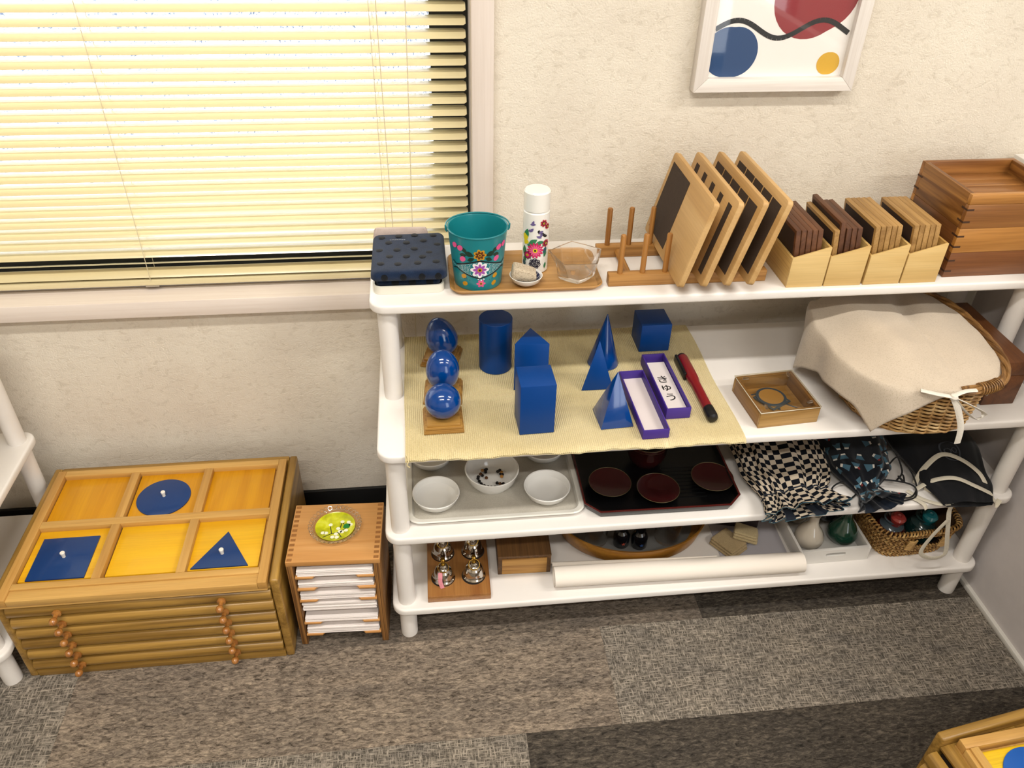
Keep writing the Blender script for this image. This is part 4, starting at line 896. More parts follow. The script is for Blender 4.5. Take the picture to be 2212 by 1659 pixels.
# willow basket
BKC, BKR = Vector((0.8850, -0.2650, 0)), R(-4)
def sup(a, b_, n, t):
    c, s = math.cos(t), math.sin(t); r = (abs(c/a)**n+abs(s/b_)**n)**(-1/n); return (r*c, r*s)
RIMZ = 0.5830
def bk_wall(t, f): # f 0 at the base, 1 at the rim
    a = 0.106+(0.127-0.106)*f; b_ = 0.142+(0.156-0.142)*f; x, y = sup(a, b_, 2.8, t); return (x+0.016*(1-f), y+0.003*(1-f), (S2+0.0035)+(RIMZ-S2-0.0035)*f)
wil, nt, pbb = newmat('willow_rods'); n1 = noise(nt, coords(nt), 38, 4); nt.links.new(ramp(nt, n1, [(0.3, lin('#7a5428')), (0.5, lin('#b78f58')), (0.7, lin('#dcc08e'))]), pbb.inputs['Base Color']); setp(pbb, Roughness=0.45)
bsk = thing('willow_basket', 'woven willow basket with twisted side handle under a linen cloth', 'basket', (BKC.x, BKC.y, 0), BKR)
NS = 44; wv_ = B(); rows = 24
for r_ in range(rows):
    f = 0.02+0.96*r_/(rows-1); pts = []
    for i in range(NS*4):
        t = 2*math.pi*i/(NS*4); x, y, z = bk_wall(t, f); k = 1+0.0035/0.12*math.sin(NS/2*t*1.0+(r_ % 2)*math.pi)*1.0
        pts.append((x*k, y*k, z+0.0016*math.sin(NS/2*t+(r_ % 2)*math.pi+1.2)))
    wv_.tube(pts, 0.0020, 6, True)
wv_.obj('weave', wil, bsk)
st = B()
for i in range(NS): st.tube([bk_wall(2*math.pi*i/NS, f) for f in (0, 0.5, 1)], 0.0018, 5)
st.obj('stakes', wil, bsk)
B().ext([bk_wall(2*math.pi*i/60, 0)[:2] for i in range(60)], S2+0.0008, S2+0.004).obj('basket_floor', wil, bsk)
rim = B()
for ph_ in (0, 2.1, 4.2):
    pts = []
    for i in range(120):
        t = 2*math.pi*i/120; x, y, z = bk_wall(t, 1.0); k = 1+0.0035/0.13*math.cos(15*t+ph_); pts.append((x*k, y*k, RIMZ+0.002+0.0035*math.sin(15*t+ph_)))
    rim.tube(pts, 0.0032, 6, True)
rim.obj('rim', wil, bsk)
wil2 = wood('willow_handle_dark', '#9c7442', '#5f3e1c', 'y', 30, 0.4)
hd = B()
for ph_ in (0, 1.57, 3.14, 4.71):
    pts = []
    for i in range(61):
        t = R(-84+162*i/60); x, y, z = bk_wall(t, 1.0); k = 1.075+0.0042/0.13*math.cos(i*0.30+ph_)
        pts.append((x*k+0.010, y*k, RIMZ+0.0110+0.0044*math.sin(i*0.30+ph_)))
    hd.tube(pts, 0.0036, 7)
hd.obj('handle', wil2, bsk)
hw = B()
for i in range(9):
    t = R(-74+1.6*i); x, y, z = bk_wall(t, 1.0); c = Vector((x*1.075+0.010, y*1.075, RIMZ+0.011)); tg = (Vector(bk_wall(t+0.02, 1))-Vector(bk_wall(t, 1))).normalized(); nx = tg.cross(Vector((0, 0, 1)))
    hw.tube([c+nx*0.0098*math.cos(2*math.pi*q/14)+Vector((0, 0, 0.0098*math.sin(2*math.pi*q/14))) for q in range(14)], 0.0012, 5, True)
hw.obj('handle_binding', wil2, bsk)
# linen cloth over it
lino = cloth('natural_linen', '#c4b6a4', '#b3a593', 1400, 0.95, 14)
lc = thing('linen_cloth', 'beige linen cloth with white ties draped over the willow basket', 'cloth', (BKC.x, BKC.y, 0), BKR)
def drape(u, v):
    a0 = -0.205+0.372*u; b0 = -0.172+0.312*v; a = a0*math.cos(R(20))-b0*math.sin(R(20)); b_ = a0*math.sin(R(20))+b0*math.cos(R(20))
    rho = math.hypot(a, b_); t = math.atan2(b_, a) if rho > 1e-6 else 0
    rx, ry = sup(0.1315, 0.1605, 2.8, t); rr_ = math.hypot(rx, ry)
    top = RIMZ+0.0125
    wr = 0.0012*math.sin(a*60+b_*25)+0.0008*math.sin(b_*90-a*30)
    if rho <= rr_:
        f = rho/rr_; dome = 0.0150*(1-f**2.2)*(1 if a < 0.02 else 0.8)+0.016*math.exp(-((a+0.07+0.25*b_)/0.05)**2)*(1-f**3); cre = -0.012*math.exp(-((a-0.3*b_-0.015)/0.022)**2)*max(0, b_+0.03)*9*(1-f**4)
        return (a, b_, top+dome+cre+wr*(1-f))
    e = rho-rr_; ux, uy = math.cos(t), math.sin(t); fold = 0.005*math.sin(t*9)*min(1, e/0.05)
    drop = e-0.010*(1-math.exp(-e/0.010)); out = 0.004+0.009*(1-math.exp(-e/0.012))+0.06*e
    return (rx+ux*(out+fold), ry+uy*(out+fold), top-drop*0.98+wr)
lb = B().grid(drape, 84, 76); o = lb.obj('cloth_sheet', lino, lc, fix=False, smooth=80)
md = o.modifiers.new('thickness', 'SOLIDIFY'); md.thickness = 0.0011; md.offset = 1.0
tie = cloth('tie_white_cotton', '#dbd5ca', '#d0c9bd', 1800, 0.9, 20)
kx, ky, kz = 0.0060, -0.1785, RIMZ+0.010
tb = B().tube(spline([(kx-0.050, ky+0.006, kz+0.006), (kx-0.025, ky-0.002, kz+0.004), (kx, ky-0.004, kz)], 6), 0.0050, 8, flatz=0.0012)
tb.tube(spline([(kx, ky-0.005, kz), (kx+0.030, ky-0.012, kz-0.012), (kx+0.058, ky-0.010, kz-0.030), (kx+0.050, ky-0.008, kz-0.042), (kx+0.026, ky-0.008, kz-0.026), (kx, ky-0.005, kz)], 8), 0.0046, 8, flatz=0.0011, face=(0, 0.4, 0.9))
tb.tube(spline([(kx, ky-0.005, kz), (kx+0.014, ky-0.010, kz-0.025), (kx+0.030, ky-0.010, kz-0.060), (kx+0.036, ky-0.009, kz-0.092)], 8), 0.0052, 8, flatz=0.0010, face=(0, 1, 0))
tb.tube(spline([(kx, ky-0.003, kz+0.001), (kx+0.020, ky+0.002, kz+0.006), (kx+0.038, ky+0.002, kz+0.008)], 6), 0.0042, 8, flatz=0.0012)
tb.lathe([(0, -0.006), (0.005, -0.004), (0.0068, 0), (0.005, 0.004), (0, 0.006)], 12, c=(kx, ky-0.005, kz))
tb.obj('tie', tie, lc)

# ================================================================== THIRD SHELF
spk, nt, pbb = newmat('tray_speckled_grey'); n1 = noise(nt, coords(nt), 700, 3, 0.7); n2 = noise(nt, coords(nt), 14, 3)
nt.links.new(mixc(nt, 0.5, ramp(nt, n1, [(0.35, lin('#a29c91')), (0.6, lin('#bcb7ac'))]), ramp(nt, n2, [(0.3, lin('#aaa498')), (0.7, lin('#c0bbb0'))])), pbb.inputs['Base Color']); setp(pbb, Roughness=0.5)
gt = thing('meal_tray', 'white rimmed grey speckled tray holding white bowls', 'tray', (0.1720, -0.2110, S3+0.0003))
B().loft([at_z(rrect(0.300, 0.278, 0.020), 0), at_z(rrect(0.322, 0.300, 0.026), 0.0095), at_z(rrect(0.318, 0.296, 0.025), 0.0115), at_z(rrect(0.302, 0.280, 0.019), 0.0100), at_z(rrect(0.296, 0.274, 0.017), 0.0030)]).obj('tray_body', flat('tray_white_rim', '#d6d3cb', 0.35, coat=0.2), gt)
B().ext(rrect(0.2955, 0.2735, 0.0168), 0.0031, 0.0036).obj('tray_lining', spk, gt)
GZ = S3+0.0003+0.0039
porc = flat('porcelain_white', '#e6e5e2', 0.16, coat=0.6)
def bowl(x, y, r, h, lab):
    b = B().lathe([(0, 0.0015), (r*0.60, 0.0015), (r*0.62, 0), (r*0.67, 0), (r*0.69, 0.002), (r*0.90, h*0.45), (r, h-0.001), (r-0.0008, h), (r-0.0028, h-0.0008), (r*0.86, h*0.47), (r*0.70, 0.0065), (r*0.4, 0.0045), (0, 0.0042)], 52)
    return tag(b.obj('porcelain_bowl', porc, None, (x, y, GZ)), lab, 'bowl', 'white porcelain bowls on the grey tray')
bowl(0.0650, -0.3020, 0.0430, 0.0240, 'shallow white bowl at the front left of the grey tray'); bowl(0.2685, -0.3020, 0.0430, 0.0240, 'shallow white bowl at the front right of the grey tray')
bowl(0.1705, -0.2600, 0.0505, 0.0360, 'deep white bowl with beads in the middle of the grey tray'); bowl(0.0590, -0.1900, 0.0430, 0.0240, 'white bowl at the back left of the grey tray'); bowl(0.2770, -0.1890, 0.0430, 0.0240, 'white bowl at the back right of the grey tray')
bdm = [flat('bead_black', '#0d0d10', 0.2, coat=0.5), flat('bead_brown', '#5a3516', 0.25, coat=0.4), flat('bead_amber', '#b07c3a', 0.25, coat=0.4)]
bead_me = [B().lathe([(0.0007, -0.0023), (0.0027, -0.0017), (0.0034, 0), (0.0027, 0.0017), (0.0007, 0.0023), (0.0005, 0)], 10).mesh('bead', m_) for m_ in bdm]
bspots = [(-.012, .023, 0), (-.008, .025, 0), (-.010, .020, 0), (-.016, .022, 2), (-.020, .014, 1), (-.017, .011, 0), (-.025, .006, 0), (-.026, .001, 0), (-.024, -.006, 0), (-.021, -.013, 0), (-.016, -.018, 0), (-.009, -.022, 0), (-.003, -.023, 0), (.004, -.024, 0), (.009, -.012, 0), (.014, -.014, 1), (.017, -.019, 0), (.020, -.017, 0), (.015, -.021, 1), (.013, .019, 0), (.017, .020, 0), (.020, .015, 2), (.018, .012, 0), (.021, .010, 0), (.019, .005, 2), (-.010, .004, 1)]
bname = ['black', 'brown', 'amber']
for x, y, c in bspots:
    d = math.hypot(x, y); zf = 0.0050+0.0032+max(0, d-0.022)*0.55
    tag(place('bead', bead_me[c], None, (0.1705+x, -0.2600+y, GZ+zf), (R(random.uniform(-15, 15)), R(random.uniform(-15, 15)), 0)), 'small round %s bead in the deep white bowl' % bname[c], 'bead', '%s beads in the deep white bowl' % bname[c])
# lacquer tray and cups
lacb = flat('lacquer_black', '#060607', 0.3, 0.35, coat=0.2); lacr = flat('lacquer_red_brown', '#2e0a0b', 0.2, coat=0.6); lacl = flat('lacquer_rim_red', '#4a1512', 0.25, coat=0.5)
def octo(w, d, c): return [(-w/2+c, -d/2), (w/2-c, -d/2), (w/2, -d/2+c), (w/2, d/2-c), (w/2-c, d/2), (-w/2+c, d/2), (-w/2, d/2-c), (-w/2, -d/2+c)]
lt = thing('lacquer_tray', 'black lacquer tray with clipped corners and red rim', 'tray', (0.4780, -0.2210, S3+0.0003), R(-0.5))
B().loft([at_z(octo(0.280, 0.288, 0.022), 0), at_z(octo(0.292, 0.300, 0.025), 0.016), at_z(octo(0.284, 0.292, 0.023), 0.0162), at_z(octo(0.280, 0.288, 0.022), 0.004)]).obj('tray_body', lacb, lt, bevel=0.0008)
b = B()
o8, i8 = octo(0.2925, 0.3005, 0.025), octo(0.2860, 0.2940, 0.0235)
b.loft([at_z(o8, 0.0158), at_z(o8, 0.0172), at_z(i8, 0.0172), at_z(i8, 0.0158)], False, False); b.obj('red_rim', lacl, lt)
for q in range(9): B().box(-0.034, 0.034, -0.0010, 0.0010, 0, 0.0008).obj('floor_rib', lacb, lt, (0.055, -0.110+q*0.010, 0.0041))
LZ = S3+0.0003+0.0044
def saucer(x, y, tilt, lab, dz=0.0):
    s = thing('lacquer_saucer', lab, 'saucer', (x, y, LZ+dz), 0, 'red lacquer saucers'); s.rotation_euler = (tilt, 0, 0)
    B().lathe([(0, 0), (0.018, 0), (0.020, 0.0018), (0.0375, 0.0085), (0.0395, 0.0105), (0.0370, 0.0100), (0.019, 0.0038), (0, 0.0028)], 52).obj('saucer_body', lacr, s)
    B().tube([(0.0396*math.cos(2*math.pi*i/52), 0.0396*math.sin(2*math.pi*i/52), 0.0104) for i in range(52)], 0.00055, 6, True).obj('gold_rim', flat('rim_dull_gold', '#5f5338', 0.4, metal=0.6), s)
saucer(0.3900, -0.2900, 0, 'dark red lacquer saucer at the left of the black tray'); saucer(0.4765, -0.3140, 0, 'dark red lacquer saucer at the front middle of the black tray'); saucer(0.5870, -0.2930, 0, 'dark red lacquer saucer at the right of the black tray')
cp = thing('lacquer_bowl', 'round red lacquer bowl with black inside at the back of the black tray', 'bowl', (0.4735, -0.2280, LZ+0.0055))
B().lathe([(0, -0.0045), (0.024, -0.0045), (0.026, 0), (0.034, 0.010), (0.0385, 0.025), (0.0395, 0.044), (0.0415, 0.047), (0.0415, 0.052), (0.0385, 0.052), (0.0375, 0.044), (0.034, 0.030), (0, 0.030)], 52).obj('bowl_body', [lacr, lacb], cp)
for zz, rr_ in ((0.0522, 0.0405), (0.0462, 0.0405)): B().tube([(rr_*math.cos(2*math.pi*i/52), rr_*math.sin(2*math.pi*i/52), zz) for i in range(52)], 0.0006, 6, True).obj('gold_rim', MC['rim_dull_gold'], cp)
B().lathe([(0, 0.0302), (0.0338, 0.0302), (0.0338, 0.031), (0, 0.033)], 44).obj('inner_lid', lacb, cp)
decal('gold_leaf', [shift(leaf(0.010, 0.0028), -0.010, -0.008, 0.5), shift(leaf(0.010, 0.0028), 0.000, -0.014, 1.6), shift(leaf(0.009, 0.0025), 0.006, -0.004, 2.4)], lambda u, v: (u, v, 0.0334-0.002*math.hypot(u, v)/0.034+0.0003), MC['rim_dull_gold'], cp)
# drawstring bags
def bagsurf(cl, wid, hei, amp, nf, seed, zb):
    rr_ = random.Random(seed); p1 = rr_.uniform(0, 6)
    def interp(tab, v):
        for (a, x), (b_, y) in zip(tab, tab[1:]):
            if v <= b_: t = (v-a)/(b_-a); t = t*t*(3-2*t); return x+(y-x)*t
        return tab[-1][1]
    c = spline([Vector((x, y, 0)) for x, y in cl], 30)
    def f(u, v, off=0.0):
        i = min(int(v*(len(c)-1)), len(c)-2); t = v*(len(c)-1)-i; p = c[i].lerp(c[i+1], t); tg = (c[i+1]-c[i]).normalized(); nx = Vector((-tg.y, tg.x, 0))
        a = 2*math.pi*u; w = interp(wid, v)+off; h = interp(hei, v)+off; am = interp(amp, v)
        k = 1+am*(math.sin(nf*a+p1+2*v)+0.5*math.sin((nf*1.7+0.3)*a+p1*2-3*v))
        ca, sa = math.cos(a), math.sin(a); sx = math.copysign(abs(ca)**0.8, ca)
        z = zb+h*0.5+h*0.5*k*math.copysign(abs(sa)**0.9, sa)+0.0015*math.sin(7*v+5*u*6.28)*(sa > 0.2)
        q = p+nx*(-sx*w*(0.75+0.25*k)); return Vector((q.x, q.y, max(z, zb-off*0.5)))
    return f
def uvmat_checker(name, a, b_, su, sv):
    m, nt, pb_ = newmat(name); uvn = nt.nodes.new('ShaderNodeTexCoord'); mp = nt.nodes.new('ShaderNodeMapping'); mp.inputs['Scale'].default_value = (su, sv, 1)
    nt.links.new(uvn.outputs['UV'], mp.inputs[0]); ck = nt.nodes.new('ShaderNodeTexChecker'); ck.inputs['Scale'].default_value = 1.0; ck.inputs[1].default_value = lin(a); ck.inputs[2].default_value = lin(b_)
    nt.links.new(mp.outputs[0], ck.inputs[0]); n_ = noise(nt, coords(nt), 1200, 2); nt.links.new(mixc(nt, 0.5, ck.outputs[0], ramp(nt, n_, [(0.3, (0.7, 0.7, 0.7, 1)), (0.7, (1, 1, 1, 1))]), 'MULTIPLY'), pb_.inputs['Base Color'])
    setp(pb_, Roughness=0.95); pb_.inputs['Specular IOR Level'].default_value = 0.1; return m
navyl = cloth('navy_lining', '#101a28', '#0a111c', 1500, 0.95)
ZB = S3+0.0014
f1 = bagsurf([(0.742, -0.070), (0.735, -0.160), (0.728, -0.260), (0.722, -0.345), (0.729, -0.402)], [(0, .030), (.12, .078), (.35, .090), (.62, .084), (.80, .062), (.90, .070), (1, .084)], [(0, .012), (.15, .045), (.45, .056), (.70, .045), (.82, .032), (.92, .034), (1, .036)], [(0, .02), (.4, .07), (.7, .17), (.82, .26), (1, .30)], 11, 4, ZB)
g1 = thing('drawstring_bag', 'black and cream chequered drawstring bag with frilled opening', 'bag')
B().grid(f1, 150, 110, wrap=False, uv=True).obj('bag_fabric', uvmat_checker('chequered_cotton', '#b9ab98', '#10131a', 50, 32), g1, fix=False, smooth=80)
B().grid(lambda u, v: f1(u, 0.86+0.142*v, -0.0018+0.0010*v), 150, 8).obj('bag_lining', navyl, g1, fix=False, smooth=80)
B().tube([f1(i/150, 1.0) for i in range(150)], 0.0008, 5, True).obj('frill_edge', flat('edge_teal_dark', '#24404a', 0.9), g1)
B().tube([f1(i/80, 0.80, 0.0012) for i in range(80)], 0.0013, 6, True).obj('drawstring', navyl, g1)
f2 = bagsurf([(0.896, -0.080), (0.892, -0.170), (0.880, -0.260), (0.866, -0.345), (0.872, -0.398)], [(0, .020), (.12, .052), (.35, .069), (.62, .056), (.80, .020), (.90, .034), (1, .047)], [(0, .012), (.15, .045), (.45, .062), (.66, .050), (.81, .022), (.92, .034), (1, .040)], [(0, .02), (.5, .05), (.78, .15), (1, .24)], 8, 9, ZB)
g2 = thing('drawstring_bag', 'navy drawstring bag with blue and white cup print and black cords', 'bag')
navyc = cloth('navy_cotton', '#0d1119', '#080b12', 1500, 0.95)
B().grid(f2, 120, 90).obj('bag_fabric', navyc, g2, fix=False, smooth=80)
B().grid(lambda u, v: f2(u, 0.88+0.122*v, -0.0016+0.0009*v), 120, 6).obj('bag_lining', navyl, g2, fix=False, smooth=80)
rr_ = random.Random(21); prints = []
for jv in range(12):
    for iu in range(6):
        u0, v0, a = 0.045+0.075*iu+0.037*(jv % 2)+rr_.uniform(-.012, .012), 0.10+0.074*jv+rr_.uniform(-.012, .012), rr_.uniform(0, 6.28)
        prints.append((u0, v0, a, 0.75 if v0 > 0.7 else 1.0, (jv+iu) % 5 == 0))
mf2 = lambda u, v: f2(u, min(v, 0.995), 0.0007)
steel, offw, rdot = flat('print_steel_blue', '#3c5e70', 0.9), flat('print_offwhite', '#c9c4bb', 0.9), flat('print_red_dot', '#7a2020', 0.9)
def loc2(u0, v0, off):   # lay a mark given in metres around a spot of the bag
    p = f2(u0, v0); du = (f2(u0+0.004, v0)-p).length/0.004 or 1; dv = (f2(u0, min(v0+0.004, 1))-p).length/0.004 or 1
    return lambda x, y: f2(u0+x/max(du, 0.05), min(max(v0+y/max(dv, 0.05), 0.02), 0.995), off)
for u0, v0, a, k, red in prints:
    cup = shift([(-.0078, .006), (.0078, .006), (.0042, -.005), (-.0042, -.005)], 0, 0, a, k); wht = shift([(-.0042, -.005), (.0042, -.005), (.0036, -.0088), (-.0036, -.0088)], 0, 0, a, k)
    decal('cup_print', [cup], loc2(u0, v0, 0.0008), steel, g2); decal('white_print', [wht], loc2(u0, v0, 0.0010), offw, g2)
    if red: decal('red_print', [shift(blob(8, 0.0028, 2, 0), 0.002, 0.009, 0, k)], loc2(u0, v0, 0.0010), rdot, g2)
ck = B()
for pts in ([(0.880, -0.330, .02), (0.915, -0.318, .03), (0.945, -0.300, .040), (0.965, -0.310, .026), (0.972, -0.345, .004), (0.945, -0.372, .003), (0.915, -0.362, .003), (0.890, -0.343, .012)], [(0.850, -0.335, .014), (0.825, -0.330, .012), (0.806, -0.340, .003), (0.822, -0.366, .002), (0.845, -0.356, .003), (0.856, -0.342, .010)], [(0.885, -0.335, .02), (0.930, -0.345, .020), (0.962, -0.352, .010), (0.955, -0.372, .003), (0.925, -0.380, .003)], [(0.880, -0.332, .022), (0.905, -0.300, .045), (0.938, -0.292, .050), (0.952, -0.318, .020), (0.930, -0.340, .018)], [(0.930, -0.340, .018), (0.944, -0.332, .024), (0.940, -0.348, .020), (0.932, -0.338, .026), (0.948, -0.342, .012)]):
    ck.tube(spline([(x, y, S3+0.0022+z) for x, y, z in pts], 7), 0.0016, 6)
ck.obj('cord', flat('cord_black', '#0a0a0c', 0.8), g2)
f3 = bagsurf([(1.062, -0.075), (1.056, -0.165), (1.052, -0.245), (1.047, -0.330), (1.043, -0.402)], [(0, .060), (.15, .084), (.5, .086), (.80, .066), (1, .047)], [(0, .012), (.2, .040), (.55, .046), (.85, .026), (1, .012)], [(0, .01), (.7, .02), (.9, .06), (1, .10)], 9, 2, ZB)
g3 = thing('strap_bag', 'black cloth bag with long cream straps and an oval badge', 'bag')
blkc = cloth('black_nylon', '#0a0c12', '#07080c', 1800, 0.75)
B().grid(f3, 90, 70).obj('bag_fabric', blkc, g3, fix=False, smooth=80)
bx0 = lambda u, v: f3(0.262+u, 0.635+v, 0.0009)
dr = [(0.030*math.cos(t*2*math.pi/40)*(1.0), 0.060*math.sin(t*2*math.pi/40)*(1 if math.sin(t*2*math.pi/40) < 0.6 else 1.15)) for t in range(41)]
lp = lambda cx, cy, r: [(cx+r*math.cos(t*2*math.pi/16), cy+r*2.0*math.sin(t*2*math.pi/16)) for t in range(17)]
decal('badge', stroke(dr, 0.0030)+stroke(lp(-0.010, 0.0, 0.008), 0.0018)+stroke(lp(0.011, 0.006, 0.008), 0.0018)+stroke([(-.018, .018), (-.010, .020), (0.0, 0.0), (.010, -.014)], .0016), lambda u, v: bx0(-u*0.9, v), flat('badge_grey', '#3c3f46', 0.6), g3)
strp = cloth('strap_cream_cotton', '#d2cab8', '#c4bba7', 2000, 0.9, 20)
def strap(pts, w=0.0048, face=None): B().tube(spline(pts, 9), w, 8, flatz=0.0008, face=face).obj('strap', strp, g3)
h3 = lambda x: 0
strap([(0.972, -0.338, S3+0.006), (0.992, -0.322, S3+0.030), (1.030, -0.305, S3+0.046), (1.062, -0.318, S3+0.044), (1.088, -0.345, S3+0.032), (1.094, -0.372, S3+0.018), (1.098, -0.392, S3+0.004)])
strap([(0.968, -0.352, S3+0.006), (0.996, -0.352, S3+0.026), (1.030, -0.360, S3+0.036), (1.062, -0.378, S3+0.030), (1.095, -0.388, S3+0.016)])
strap([(0.950, -0.352, S3+0.003), (0.968, -0.376, S3+0.003), (0.990, -0.392, S3+0.0045), (1.012, -0.393, S3+0.004)])
strap([(0.925, -0.358, S3+0.002), (0.950, -0.372, S3+0.003), (0.962, -0.390, S3+0.0045), (0.966, -0.397, S3-0.003)])
strap([(0.985, -0.350, S3+0.004), (1.003, -0.372, S3+0.006), (1.016, -0.391, S3+0.003), (1.019, -0.3935, S3-0.020), (1.034, -0.394, S3-0.070), (1.050, -0.395, S3-0.125), (1.046, -0.396, S3-0.140), (1.028, -0.396, S3-0.144), (1.004, -0.396, S3-0.134), (0.996, -0.396, S3-0.115), (1.006, -0.396, S3-0.075), (1.022, -0.3965, S3-0.035)], 0.0046, (0, 1, 0))
strap([(1.094, -0.386, S3+0.008), (1.102, -0.393, S3+0.003), (1.106, -0.395, S3-0.008), (1.112, -0.392, S3+0.004)])

# ================================================================== BOTTOM SHELF
# bell block
bbk = thing('bell_block', 'flat wooden block with round recesses holding four bells', 'block', (0.1010, -0.2790, S4+0.0003), R(-0.8))
cher = wood('bell_block_cherry', '#a2703a', '#875427', 'y', 14, 0.35, coat=0.3)
B().box(-0.0600, 0.0600, -0.0930, 0.0930, 0, 0.0165).obj('block_body', cher, bbk, bevel=0.0010)
bells = [(0.0715, -0.3270), (0.1305, -0.3260), (0.0725, -0.2650), (0.1325, -0.2640)]
for x, y in bells: B().lathe([(0, 0), (0.0232, 0), (0.0232, 0.0004), (0, 0.0004)], 36).obj('recess_shade', flat('recess_shade_dark', '#1c120a', 0.7), bbk, (x-0.1010, y+0.2790, 0.0166))  # dark disc laid on the block, painted shade of a recess not cut
chrome = flat('bell_nickel', '#c9c4bd', 0.06, metal=1.0); brass = flat('bell_brass', '#b8923e', 0.15, metal=1.0)
bell_m = B().lathe([(0, 0.0), (0.0195, 0.0), (0.0218, 0.0006), (0.0220, 0.0030), (0.0196, 0.0055), (0.0183, 0.0120), (0.0172, 0.0200), (0.0145, 0.0262), (0.0095, 0.0305), (0.0075, 0.0320), (0.0075, 0.0345), (0.0085, 0.0360), (0.0060, 0.0385), (0, 0.0390)], 44).mesh('bell_cup', chrome)
neck_m = B().lathe([(0, 0.039), (0.0052, 0.039), (0.0040, 0.0420), (0.0024, 0.0450), (0.0024, 0.0480), (0.0044, 0.0495), (0.0048, 0.0520), (0.0034, 0.0545), (0, 0.0552)], 20).mesh('brass_neck', brass)
ring_m = B().tube([(0.0105*math.cos(2*math.pi*i/36), 0, 0.0105*math.sin(2*math.pi*i/36)) for i in range(36)], 0.0008, 7, True).mesh('ring', brass)
bl_l = ['silver bell with brass ring and pink tag, front left', 'silver bell with brass ring, front right', 'silver bell at the back left of the bell block', 'silver bell at the back right of the bell block']
bz = S4+0.0003+0.0171
for i, (x, y) in enumerate(bells):
    t = thing('silver_bell', bl_l[i]+(' on the bell block' if i < 2 else ''), 'bell', (x, y, bz), 0, 'silver bells on the block')
    place('bell_cup', bell_m, t); place('brass_neck', neck_m, t); place('ring', ring_m, t, (0, -0.0082, 0.0392), (R(-38), 0, R(8 if i else -14)))
    if i == 0: B().tube(spline([(-0.0060, -0.0140, 0.0305), (-0.0062, -0.0200, 0.0240), (-0.0066, -0.0228, 0.0150), (-0.0048, -0.0250, 0.0070), (-0.0026, -0.0268, 0.0010)], 5), 0.0040, 8, flatz=0.0005).obj('pink_ribbon', cloth('ribbon_pink', '#d98d98', '#c8737f', 2500, 0.7), t)
# oak box
obx = thing('oak_box', 'closed oak box with dark top and light front beside the bell block', 'box', (0.2320, -0.2570, S4+0.0003), R(-1.5))
dko = wood('oak_dark_top', '#6b4a26', '#4c3216', 'y', 26, 0.5, contrast=1.4); lto = wood('oak_light_front', '#c0914c', '#9c6d30', 'x', 40, 0.5, contrast=1.4)
B().box(-0.0520, 0.0520, -0.0600, 0.0600, 0, 0.0475).obj('box_body', dko, obx, bevel=0.0008)
B().box(-0.0525, 0.0525, -0.0606, 0.0606, 0.0478, 0.0520).obj('box_lid', dko, obx, bevel=0.0008)
B().box(-0.0440, 0.0440, -0.0612, -0.0598, 0.0020, 0.0440).obj('light_front', lto, obx, bevel=0.0004)
# bentwood oval tray with glasses and bottles
ovw = wood('bentwood_honey', '#a9772f', '#865818', 'x', 12, 0.4, coat=0.2)
ov = thing('oval_tray', 'oval bentwood tray holding glasses and dark bottles', 'tray', (0.4660, -0.2080, S4+0.0003), R(-1))
def ovl(a, b_, z): return [(a*math.cos(2*math.pi*i/72), b_*math.sin(2*math.pi*i/72), z) for i in range(72)]
B().loft([ovl(0.136, 0.098, 0), ovl(0.150, 0.112, 0.010), ovl(0.1600, 0.1215, 0.048), ovl(0.1595, 0.1210, 0.0495), ovl(0.1560, 0.1175, 0.0490), ovl(0.1465, 0.1085, 0.012), ovl(0.134, 0.096, 0.005)]).obj('oval_body', ovw, ov)
B().ext([(x, y) for x, y, z in ovl(0.1335, 0.0955, 0)], 0.0052, 0.0058).obj('grey_lining', flat('oval_lining', '#6b6a68', 0.35), ov)
OZ = S4+0.0003+0.0062
def tumbler(x, y, r, h, lab):
    b = B().lathe([(0, 0), (r*0.82, 0), (r*0.86, 0.002), (r, h), (r-0.0012, h+0.0003), (r-0.0018, h-0.001), (r*0.78, 0.006), (0, 0.005)], 40)
    tag(b.obj('glass_tumbler', gcl, None, (x, y, OZ)), lab, 'glass', 'clear glasses in the oval tray')
tumbler(0.3880, -0.2480, 0.0260, 0.0560, 'clear glass tumbler at the left in the oval tray'); tumbler(0.5350, -0.2560, 0.0290, 0.0600, 'clear glass tumbler at the right in the oval tray'); tumbler(0.4960, -0.1900, 0.0260, 0.0580, 'clear glass tumbler at the back of the oval tray')
bkg = flat('bottle_black_glass', '#0a0b10', 0.12, coat=0.5)
star = [((0.0050 if i % 2 == 0 else 0.0021)*math.cos(R(90+36*i)), (0.0050 if i % 2 == 0 else 0.0021)*math.sin(R(90+36*i))) for i in range(10)]
for x, y, c, lab in ((0.4370, -0.2620, '#b04a35', 'small black bottle with a red star in the oval tray'), (0.4730, -0.2690, '#2f4f86', 'small black bottle with a blue star in the oval tray')):
    t = thing('dark_bottle', lab, 'bottle', (x, y, OZ), 0, 'small black bottles with stars')
    B().lathe([(0, 0), (0.0155, 0), (0.0165, 0.002), (0.0165, 0.028), (0.0120, 0.036), (0.0088, 0.040), (0.0088, 0.044), (0, 0.044)], 32).obj('bottle_body', bkg, t)
    B().lathe([(0, 0.0442), (0.0105, 0.0442), (0.0108, 0.058), (0.0098, 0.060), (0, 0.060)], 24).obj('bottle_cap', bkg, t)
    decal('star', [star], lambda u, v: (0.0168*math.sin(u/0.0168+0.05), -0.0168*math.cos(u/0.0168+0.05), 0.0145+v), flat('star'+c, c, 0.6), t)
